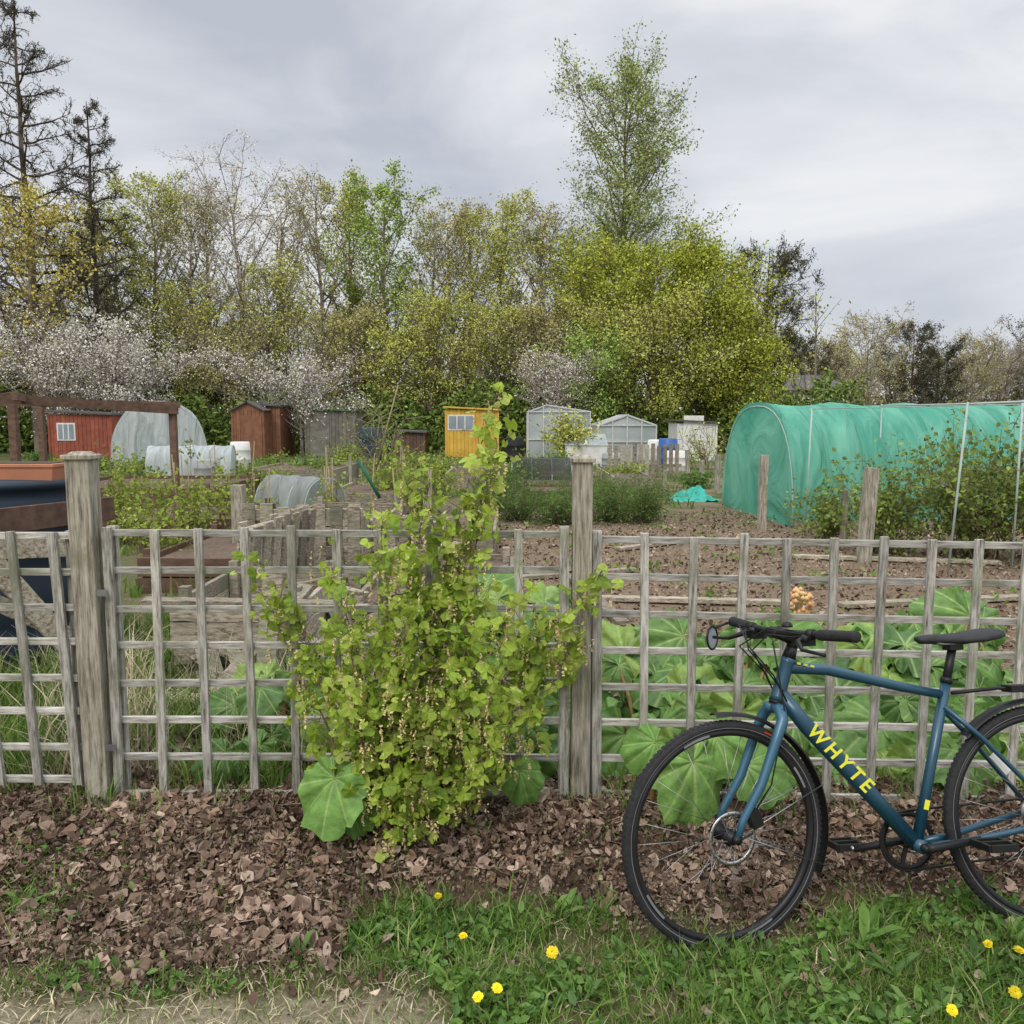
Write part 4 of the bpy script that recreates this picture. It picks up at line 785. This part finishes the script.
def pallet(loc, rz, rx, w=1.1, h=.9, n=7):
    mb = MB('wooden_pallet'); M_ = Matrix.Translation(loc)@Matrix.Rotation(rz, 4, 'Z')@Matrix.Rotation(rx, 4, 'X'); R = M_.to_3x3()
    for i in range(n): mb.box(M_@Vector((-w/2+w*(i+.5)/n, 0, h/2+random.uniform(-.02, .02))), (w/n*.72, .02, h), PLANK, R)
    for z in (.08, h/2, h-.08): mb.box(M_@Vector((0, .055, z)), (w, .085, .09), PLANK, R); 
    for i in range(0, n, 3): mb.box(M_@Vector((-w/2+w*(i+.5)/n, .11, h/2)), (w/n*.72, .02, h), PLANK, R)
    mb.done(bevel=.003)
pallet(Vector((-1.75, 7.0, .08)), .1, -.05, 1.0, .8); pallet(Vector((-1.0, 7.9, .08)), -.3, .1, .9, .6); pallet(Vector((-1.2, 4.6, .12)), .5, -1.15, 1.0, .8, 6); pallet(Vector((-1.75, 6.3, .08)), 1.4, .1, 1.1, .8)
mb = MB('timber_boards'); rb = random.Random(12)
for (a, b) in [((.3, 5.4, .13), (1.3, 5.6, .13)), ((.45, 6.9, .13), (2.2, 6.7, .13)), ((1.4, 5.0, .14), (2.3, 6.6, .14)), ((-.1, 7.7, .13), (1.2, 8.2, .13)), ((2.6, 6.6, .13), (4.2, 6.9, .13)), ((.8, 6.0, .13), (.5, 8.2, .13)), ((-1.5, 4.1, .2), (-1.2, 4.9, .62)), ((-1.9, 4.3, .66), (-.9, 4.5, .6)), ((-1.9, 4.4, .12), (-.6, 4.1, .15)), ((-1.3, 4.3, .1), (-1.25, 4.4, .8)), ((3, 9, .13), (5, 8.6, .13)), ((1.2, 9.5, .13), (2.4, 10.4, .13))]:
    mb.beam(a, b, .10, .035, PLANK)
for k in range(22):
    x = rb.uniform(-2.1, -.3); y = rb.uniform(4.2, 6.6); z = rb.uniform(.15, .6); a_ = rb.uniform(-1.2, 1.2); L = rb.uniform(.4, 1.2); el = rb.uniform(-.5, .5)
    mb.beam((x, y, z), (x+L*math.cos(a_)*math.cos(el), y+L*math.sin(a_)*.5, max(.1, z+L*math.sin(el)*.6)), rb.uniform(.05, .12), .025, PLANK)
mb.done(bevel=.003)
BARREL = mat('blue_barrel', (.04, .14, .42), (.03, .1, .3), 5, .4, bump=.05); TEALT = mat('teal_tarp', (.04, .40, .32), (.03, .28, .22), 5, .6, bump=.6); GREYP = mat('grey_plastic', (.35, .36, .36), (.25, .25, .25), 5, .5)
def barrel(u, Y, r, h, mt, nm='water_barrel'):
    mb = MB(nm); mb.revolve([(0, 0), (r*.92, 0), (r, .1*h), (r, .3*h), (r*1.04, .33*h), (r, .36*h), (r, .66*h), (r*1.04, .69*h), (r, .72*h), (r*.95, .97*h), (r*.85, h), (0, h)], (XA(u, Y), Y, .08), mt, 20, 'z'); mb.done()
for (u, Y, r, h, mt) in [(668, 26, .3, .9, BARREL), (657, 26.5, .3, .85, WHITEP), (651, 24, .22, .5, GREYP), (676, 24, .3, .6, WHITEP), (612, 25, .3, .5, GREYP), (515, 28, .3, .9, DARK), (372, 30, .45, 1.2, mat('compost_plastic', (.03, .05, .08), (.02, .03, .04))), (383, 27, .3, .8, DARK), (205, 19, .25, .6, GREYP), (240, 26, .3, .8, WHITEP)]: barrel(u, Y, r, h, mt)
mb = MB('tarpaulin'); c = Vector((XA(694, 15.6), 15.6, .08)); vs = []; k = 14
for i in range(k+1):
    for j in range(k+1):
        a, b = i/k-.5, j/k-.5; vs.append(c+Vector((a*.8, b*.8, .18*max(0, 1-4*(a*a+b*b))*(1+.5*math.sin(a*14+b*5))+random.uniform(0, .06))))
mb.add(vs, [(i*(k+1)+j, i*(k+1)+j+1, (i+1)*(k+1)+j+1, (i+1)*(k+1)+j) for i in range(k) for j in range(k)], TEALT); mb.done()
mb = MB('pallet_fence')
for i in range(12): x = XA(610, 21)+i*.16; mb.box((x, 21+i*.05, .5), (.1, .02, .85+random.uniform(-.1, .1)), PLANK)
mb.beam((XA(610, 21), 21.03, .4), (XA(610, 21)+1.9, 21.65, .4), .03, .08, PLANK); mb.done()

# ------------------------------------------------------------------ BICYCLE
bike = empty('bicycle')
psi = rad(6.6); Ln = rad(13.5)
fw = Vector((-math.cos(psi), -math.sin(psi), 0)); lf = Vector((0, 0, 1)).cross(fw); up = Vector((0, 0, 1))
yl = lf*math.cos(Ln)+up*math.sin(Ln); zl = up*math.cos(Ln)-lf*math.sin(Ln)
M = Matrix((fw, yl, zl)).transposed().to_4x4(); M.translation = Vector((1.722, 2.53, -.004)); bike.matrix_world = M
FR = mat('frame_paint_blue', (.012, .065, .105), (.010, .055, .092), 3, .38, .2, bump=0, spec=.5, coat=.35)
FK = mat('fork_paint_blue', (.035, .115, .18), (.03, .10, .16), 3, .4, .2, bump=0, spec=.5, coat=.3)
RUB = mat('tyre_rubber', (.028, .028, .03), (.018, .018, .018), 60, .8, bump=.3); BLK = mat('black_anodised', (.02, .02, .022), (.015, .015, .015), 20, .4, .3, bump=0)
RIM = mat('rim_dark_alloy', (.03, .03, .033), (.022, .022, .024), 20, .4, .4, bump=0); SPK = mat('spoke_steel', (.35, .35, .36), (.3, .3, .3), 20, .3, .9, bump=0)
DEC = mat('yellow_green_decal', (.72, .72, .05), (.64, .65, .05), 3, .5, bump=0); SILV = mat('silver_steel', (.42, .42, .42), (.28, .28, .28), 30, .35, .9, bump=.05); REFL = mat('reflective_strip', (.22, .22, .23), (.16, .16, .17), 10, .5)
LEATH = mat('saddle_vinyl', (.025, .025, .028), (.018, .018, .02), 40, .55, bump=.2)
R_ = .345; FHX = 1.07; TA = math.tan(rad(69.5))
def ax(z): return FHX-.05-(z-R_)/TA
axis_dir = Vector((-(1/TA), 0, 1)).normalized(); axp = Vector((ax(.8), 0, .8))
SM = Matrix.Translation(axp)@Matrix.Rotation(rad(12), 4, axis_dir)@Matrix.Translation(-axp)
def part(mb, steer=False):
    o = mb.done(parent=bike)
    if steer: o.matrix_local = SM
    return o
def wheel(cx, steer, nm):
    mb = MB(nm+'_tyre'); prof = [(R_-.030, -.010)]+[(R_-.016+.016*math.sin(a), -.0165*math.cos(a)) for a in np.linspace(-.45, math.pi+.45, 13)]+[(R_-.030, .010)]
    mb.revolve(prof, (cx, 0, R_), RUB, 96)
    mb.revolve([(R_-.0225, .0162), (R_-.0205, .0166)], (cx, 0, R_), REFL, 96)
    for i in range(120):
        a = 2*math.pi*i/120
        for s in (-1, 1): mb.box((cx+(R_-.003)*math.cos(a), s*.008, R_+(R_-.003)*math.sin(a)), (.005, .005, .010), RUB, Matrix.Rotation(-a, 3, 'Y'))
    part(mb, steer)
    mb = MB(nm+'_rim'); mb.revolve([(R_-.029, -.0105), (R_-.029, .0105), (R_-.038, .011), (R_-.047, .006), (R_-.047, -.006), (R_-.038, -.011)], (cx, 0, R_), RIM, 96, closed_prof=True); part(mb, steer)
    mb = MB(nm+'_spokes'); n = 28
    for i in range(n):
        s = 1 if i % 2 else -1; a = 2*math.pi*i/n; a2 = a+(1 if (i//2) % 2 else -1)*1.15; mb.tube([(cx+.022*math.cos(a2), s*.03, R_+.022*math.sin(a2)), (cx+(R_-.047)*math.cos(a), s*.002, R_+(R_-.047)*math.sin(a))], .001, SPK, 5)
    part(mb, steer)
    mb = MB(nm+'_hub'); mb.revolve([(0, -.052), (.012, -.052), (.012, -.036), (.026, -.034), (.026, -.028), (.014, -.024), (.014, .024), (.026, .028), (.026, .034), (.016, .037), (.016, .052), (0, .052)], (cx, 0, R_), BLK, 24); part(mb, steer)
    mb = MB(nm+'_disc_rotor'); y = .042
    mb.revolve([(.068, y-.001), (.080, y-.001), (.080, y+.001), (.068, y+.001)], (cx, 0, R_), SILV, 60, closed_prof=True)
    for i in range(6):
        a = i*math.pi/3; mb.beam((cx+.015*math.cos(a-.5), y, R_+.015*math.sin(a-.5)), (cx+.069*math.cos(a), y, R_+.069*math.sin(a)), .005, .0022, SILV)
    for i in range(36):
        a = i*math.pi/18; rr2 = .071 if i % 2 else .0765; mb.revolve([(0, y+.0014), (.0022, y+.0014)], (cx+rr2*math.cos(a), 0, R_+rr2*math.sin(a)), BLK, 6)
    mb.revolve([(0, y+.006), (.017, y+.006), (.02, y)], (cx, 0, R_), BLK, 20); part(mb, steer)
wheel(FHX, True, 'front_wheel'); wheel(0, False, 'rear_wheel')
mb = MB('spoke_reflector'); mb.box((.14, .008, R_+.17), (.03, .008, .075), WHITEP, Matrix.Rotation(rad(-40), 3, 'Y').inverted()); part(mb)
REDL = mat('red_label', (.5, .05, .03), (.4, .04, .03), 3, .5)
mb = MB('tyre_label')
for a0_, w_, mt_ in ((2.0, .16, REDL), (4.9, .16, REFL)): mb.revolve([(R_-.015, .0170), (R_-.010, .0164)], (FHX, 0, R_), mt_, 12, a0=a0_, a1=a0_+w_)
for a0_, w_, mt_ in ((1.1, .3, REFL), (2.5, .25, REFL), (5.5, .3, REFL), (4.2, .3, REFL)): mb.revolve([(R_-.041, .0116), (R_-.034, .0118)], (FHX, 0, R_), mt_, 12, a0=a0_, a1=a0_+w_)
part(mb, True)
mb = MB('fork'); cz = .722; cxx = ax(cz)
for s in (-1, 1):
    mb.tube([(cxx, 0, cz-.004), (cxx+.003, s*.03, cz-.008), (cxx+.01, s*.052, cz-.035), (ax(.62)+.004, s*.056, .62), (ax(.5)+.012, s*.057, .5), (FHX-.028, s*.058, .40), (FHX-.006, s*.058, R_-.004)], [.019, .0195, .0175, .016, .014, .012, .010], FK, 14)
    mb.tube([(FHX-.004, s*.047, R_), (FHX-.004, s*.07, R_)], .013, BLK, 14)
mb.tube([(cxx-.002, 0, cz-.02), (ax(.745), 0, .745)], [.021, .023], FK, 16)
mb.tube([(FHX-.006, .066, R_+.0), (FHX-.05, .075, R_+.02)], [.004, .003], BLK, 8)
part(mb, True)
mb = MB('front_brake_caliper'); mb.box((FHX-.068, .052, R_+.058), (.035, .035, .055), BLK, Matrix.Rotation(.4, 3, 'Y')); mb.tube([(FHX-.07, .06, R_+.08), (ax(.5)-.01, .074, .5), (ax(.7)-.01, .05, .70), (ax(.85)+.07, .05, .85), (ax(.9)+.09, .03, .93)], .0025, BLK, 6); part(mb, True)
mb = MB('frame'); hb = Vector((ax(.738), 0, .738)); ht = Vector((ax(.868), 0, .868)); BB = Vector((.445, 0, .278)); SA = math.tan(rad(73.5))
def st(z): return BB.x-(z-BB.z)/SA
mb.tube([hb, hb+(ht-hb)*.1, hb+(ht-hb)*.9, ht], [.025, .022, .021, .0235], FR, 20)
mb.tube([hb+(ht-hb)*.78, Vector((.70, 0, .828)), Vector((.45, 0, .765)), Vector((st(.735), 0, .735))], [.019, .0175, .0155, .014], FR, 18, flat=.9)
mb.tube([hb+(ht-hb)*.2, Vector((.78, 0, .655)), Vector((.6, 0, .455)), BB], [.0235, .0255, .0255, .024], FR, 18, flat=.9)
mb.tube([BB, (st(.5), 0, .5), (st(.775), 0, .775)], [.0175, .016, .016], FR, 16)
for s in (-1, 1):
    mb.tube([(BB.x-.03, s*.028, BB.z), (BB.x-.12, s*.038, .285), (.16, s*.06, .315), (0, s*.066, R_)], [.014, .012, .010, .009], FR, 12)
    mb.tube([(st(.70), s*.012, .70), (.22, s*.035, .605), (.1, s*.055, .47), (0, s*.066, R_+.01)], [.009, .008, .0075, .0075], FR, 12)
mb.tube([BB-Vector((0, .038, 0)), BB+Vector((0, .038, 0))], .021, FR, 20)
mb.tube([(0, .06, R_), (0, .078, R_)], .012, BLK, 12); mb.tube([(0, -.06, R_), (0, -.078, R_)], .012, BLK, 12)
mb.tube([(st(.775), 0, .772), (st(.79), 0, .79)], .019, BLK, 16)
part(mb)
mb = MB('headset'); mb.tube([ht, ht+axis_dir*.035], [.022, .018], BLK, 18); mb.tube([hb-axis_dir*.012, hb], [.022, .024], BLK, 18); part(mb)
mb = MB('seatpost'); mb.tube([(st(.76), 0, .76), (st(.885), 0, .885)], .0137, BLK, 16); mb.box((st(.89), 0, .89), (.045, .045, .025), BLK); 
for s in (-1, 1): mb.tube([(st(.9)-.09, s*.03, .912), (st(.9)-.03, s*.022, .898), (st(.9)+.05, s*.022, .898), (st(.9)+.11, s*.01, .915)], .0035, SPK, 8)
part(mb)
mb = MB('saddle'); secs = [(-.145, .030, .937, .010), (-.135, .058, .941, .022), (-.105, .074, .943, .032), (-.06, .072, .938, .036), (-.01, .052, .931, .034), (.04, .034, .928, .030), (.09, .024, .928, .028), (.125, .018, .925, .024), (.14, .009, .922, .012)]
vs = []; k = 18; sx = st(.9)-.01
for (x, hw, zt, th) in secs:
    for j in range(k):
        a = 2*math.pi*j/k; c, s_ = math.cos(a), math.sin(a); vs.append((sx+x, hw*math.copysign(abs(c)**.8, c), zt-th*.45+(th*.5*abs(s_)**.7 if s_ > 0 else -th*.62*abs(s_))-(.012*(abs(c)**3)*(hw/.074))))
fs = [(i*k+j, i*k+(j+1) % k, (i+1)*k+(j+1) % k, (i+1)*k+j) for i in range(len(secs)-1) for j in range(k)]+[tuple(range(k-1, -1, -1)), tuple((len(secs)-1)*k+j for j in range(k))]
mb.add(vs, fs, LEATH, True); part(mb)
mb = MB('stem'); s0 = Vector((ax(.915), 0, .915)); Bc = s0+Vector((.062, 0, .036)); mb.tube([ht+axis_dir*.03, s0+axis_dir*.03], .018, BLK, 18); mb.tube([s0+axis_dir*.01, Bc], [.018, .016], BLK, 14); mb.tube([Bc-Vector((0, .022, 0)), Bc+Vector((0, .022, 0))], .019, BLK, 16); part(mb, True)
mb = MB('handlebar'); mb.tube([Bc+Vector((-.045*abs(t)**1.5, t*.315, .012*abs(t))) for t in np.linspace(-1, 1, 21)], [.0155 if abs(t) < .12 else .0115 for t in np.linspace(-1, 1, 21)], BLK, 14)
for s in (-1, 1):
    f = lambda t: Bc+Vector((-.045*abs(t)**1.5, s*t*.315, .012*abs(t)))
    mb.tube([f(.58), f(.6), f(.97), f(1.0), f(1.02)], [.014, .0165, .0165, .018, .015], RUB, 16)
    mb.tube([f(.46), f(.52)], .017, BLK, 14)
    b0 = f(.46)+Vector((.012, 0, -.008)); mb.tube([b0, b0+Vector((.03, s*.005, -.012)), b0+Vector((.05, s*.05, -.03)), b0+Vector((.045, s*.12, -.035)), b0+Vector((.05, s*.15, -.035))], [.009, .009, .006, .005, .006], BLK, 10)
    mb.tube([b0+Vector((.0, -s*.03, .0)), b0+Vector((.01, s*.02, -.004))], .011, BLK, 12); mb.box(f(.40)+Vector((.0, 0, -.02)), (.05, .045, .028), BLK)
    mb.tube([f(.40)+Vector((.02, 0, -.01)), f(.2)+Vector((.075, 0, .0)), Bc+Vector((.095, s*.01, -.05)), Vector((ax(.83)+.07, -s*.012, .83)), Vector((ax(.78)+.01, -s*.028, .77))], .0026, BLK, 6)
    mb.tube([f(.45)+Vector((.02, 0, 0)), f(.25)+Vector((.09, 0, .02)), Bc+Vector((.115, -s*.03, -.04)), Vector((ax(.84)+.06, -s*.02, .82)), Vector((ax(.80)+.005, -s*.027, .74))], .0026, BLK, 6)
part(mb, True)
mb = MB('mirror'); f1 = Bc+Vector((-.045, -.325, .012)); mb.tube([f1, f1+Vector((.05, -.015, -.02)), f1+Vector((.09, -.01, -.03))], .004, BLK, 8)
mc = f1+Vector((.08, .0, -.055)); ring = [mc+Vector((.032*math.cos(a), .02*math.cos(a), .040*math.sin(a))) for a in np.linspace(0, 2*math.pi, 20, endpoint=False)]
mb.tube(ring, .004, BLK, 8, closed=True); mb.add(ring, [tuple(range(20))], GLASS); part(mb, True)
mb = MB('bell'); bc = Bc+Vector((-.0, .06, .022)); mb.revolve([(0, .018), (.012, .015), (.017, .005), (.017, 0), (0, 0)], bc, BLK, 16, 'z'); part(mb, True)
mb = MB('rear_mudguard'); rg = R_+.022
mb.revolve([(rg-.008, -.025), (rg+.002, -.016), (rg+.004, 0), (rg+.002, .016), (rg-.008, .025)], (0, 0, R_), BLK, 30, a0=rad(45), a1=rad(185)); 
for s in (-1, 1): mb.tube([(rg*math.cos(rad(160)), s*.025, R_+rg*math.sin(rad(160))), (-.01, s*.07, R_)], .002, BLK, 6)
mb.box((.03, 0, R_+rg+.035), (.12, .05, .022), BLK); mb.tube([(st(.76)-.02, 0, .74), (.12, 0, .75), (-.03, 0, R_+rg+.02)], .006, BLK, 8)
part(mb)
mb = MB('front_mudguard'); mb.revolve([(rg-.008, -.023), (rg+.001, -.014), (rg+.003, 0), (rg+.001, .014), (rg-.008, .023)], (FHX, 0, R_), BLK, 30, a0=rad(85), a1=rad(205))
for s in (-1, 1): mb.tube([(FHX+rg*math.cos(rad(200)), s*.023, R_+rg*math.sin(rad(200))), (FHX-.02, s*.062, R_+.01)], .0018, SPK, 6); mb.tube([(FHX+rg*math.cos(rad(160)), s*.023, R_+rg*math.sin(rad(160))), (FHX-.02, s*.062, R_+.01)], .0018, SPK, 6)
part(mb, True)
mb = MB('crankset')
mb.revolve([(.075, -.050), (.091, -.050), (.091, -.047), (.075, -.047)], BB, BLK, 44, closed_prof=True)
for i in range(44): a = i*2*math.pi/44; mb.box(BB+Vector((.093*math.cos(a), -.0485, .093*math.sin(a))), (.006, .003, .006), BLK, Matrix.Rotation(-a, 3, 'Y'))
for i in range(5): a = i*2*math.pi/5; mb.beam(BB+Vector((0, -.052, 0)), BB+Vector((.08*math.cos(a), -.05, .08*math.sin(a))), .014, .005, BLK)
ca = rad(172)
for s, a in ((1, ca), (-1, ca+math.pi)):
    e = BB+Vector((.17*math.cos(a), s*.075, .17*math.sin(a))); mb.tube([BB+Vector((0, s*.058, 0)), BB+Vector((.02*math.cos(a), s*.062, .02*math.sin(a))), e], [.018, .013, .011], BLK, 12); mb.tube([BB, BB+Vector((0, s*.066, 0))], .012, BLK, 12)
    mb.tube([e, e+Vector((0, s*.02, 0))], .008, SPK, 10); pc = e+Vector((0, s*.062, 0)); mb.box(pc, (.095, .012, .022), BLK); mb.box(pc+Vector((0, .042, 0)), (.085, .012, .02), BLK); mb.box(pc-Vector((0, .042, 0)), (.085, .012, .02), BLK)
    for q in (-.042, .042): mb.box(pc+Vector((q, 0, 0)), (.012, .09, .02), BLK)
part(mb)
mb = MB('chain_and_cassette')
for i, r in enumerate((.055, .047, .04, .034, .028)): mb.revolve([(0, -.034-i*.004), (r, -.034-i*.004), (r, -.036-i*.004), (0, -.036-i*.004)], (0, 0, R_), SPK, 26)
ck = []
for a in np.linspace(-math.pi/2, math.pi/2, 14): ck.append(BB+Vector((.092*math.cos(a), -.0485, .092*math.sin(a))))
for a in np.linspace(math.pi/2, math.pi*1.3, 10): ck.append(Vector((.045*math.cos(a), -.045, R_+.045*math.sin(a))))
ck += [Vector((.0, -.045, R_-.09)), Vector((.02, -.045, R_-.14)), Vector((.045, -.045, R_-.13))]
mb.tube(ck, .004, BLK, 6, closed=True); mb.box((.02, -.05, R_-.1), (.03, .02, .10), BLK); mb.revolve([(0, -.05), (.02, -.05), (.02, -.04), (0, -.04)], (.02, 0, R_-.13), BLK, 12); part(mb)
cu = bpy.data.curves.new('frame_lettering', 'FONT'); cu.body = "WHYTE"; cu.size = .062; cu.extrude = .0008; cu.offset = .0014; cu.space_character = 1.4; cu.align_x = 'CENTER'; cu.align_y = 'CENTER'; cu.shear = .15
to = bpy.data.objects.new('frame_lettering', cu); COL.objects.link(to); to.data.materials.append(DEC); to.parent = bike
mid = Vector((.690, .0240, .557)); dx = (BB-hb).normalized(); dz = Vector((0, 1, 0)); dyy = dz.cross(dx)
Rm = Matrix((dx, dyy, dz)).transposed().to_4x4(); Rm.translation = mid; to.matrix_local = Rm
mb = MB('frame_stripes')
def stripe(p, d, l, w, y): d = Vector(d).normalized(); mb.box((p[0], y, p[1]), (l, .0015, w), DEC, Matrix((Vector((d[0], 0, d[1])), Vector((0, 1, 0)), Vector((-d[1], 0, d[0])))).transposed())
for k_ in range(3): stripe((.80-.022*k_, .852-.005*k_), (-.97, -.22), .012, .007, .0185)
stripe((st(.40), .40), (-.29, .96), .03, .016, .0168); part(mb)
print('done')
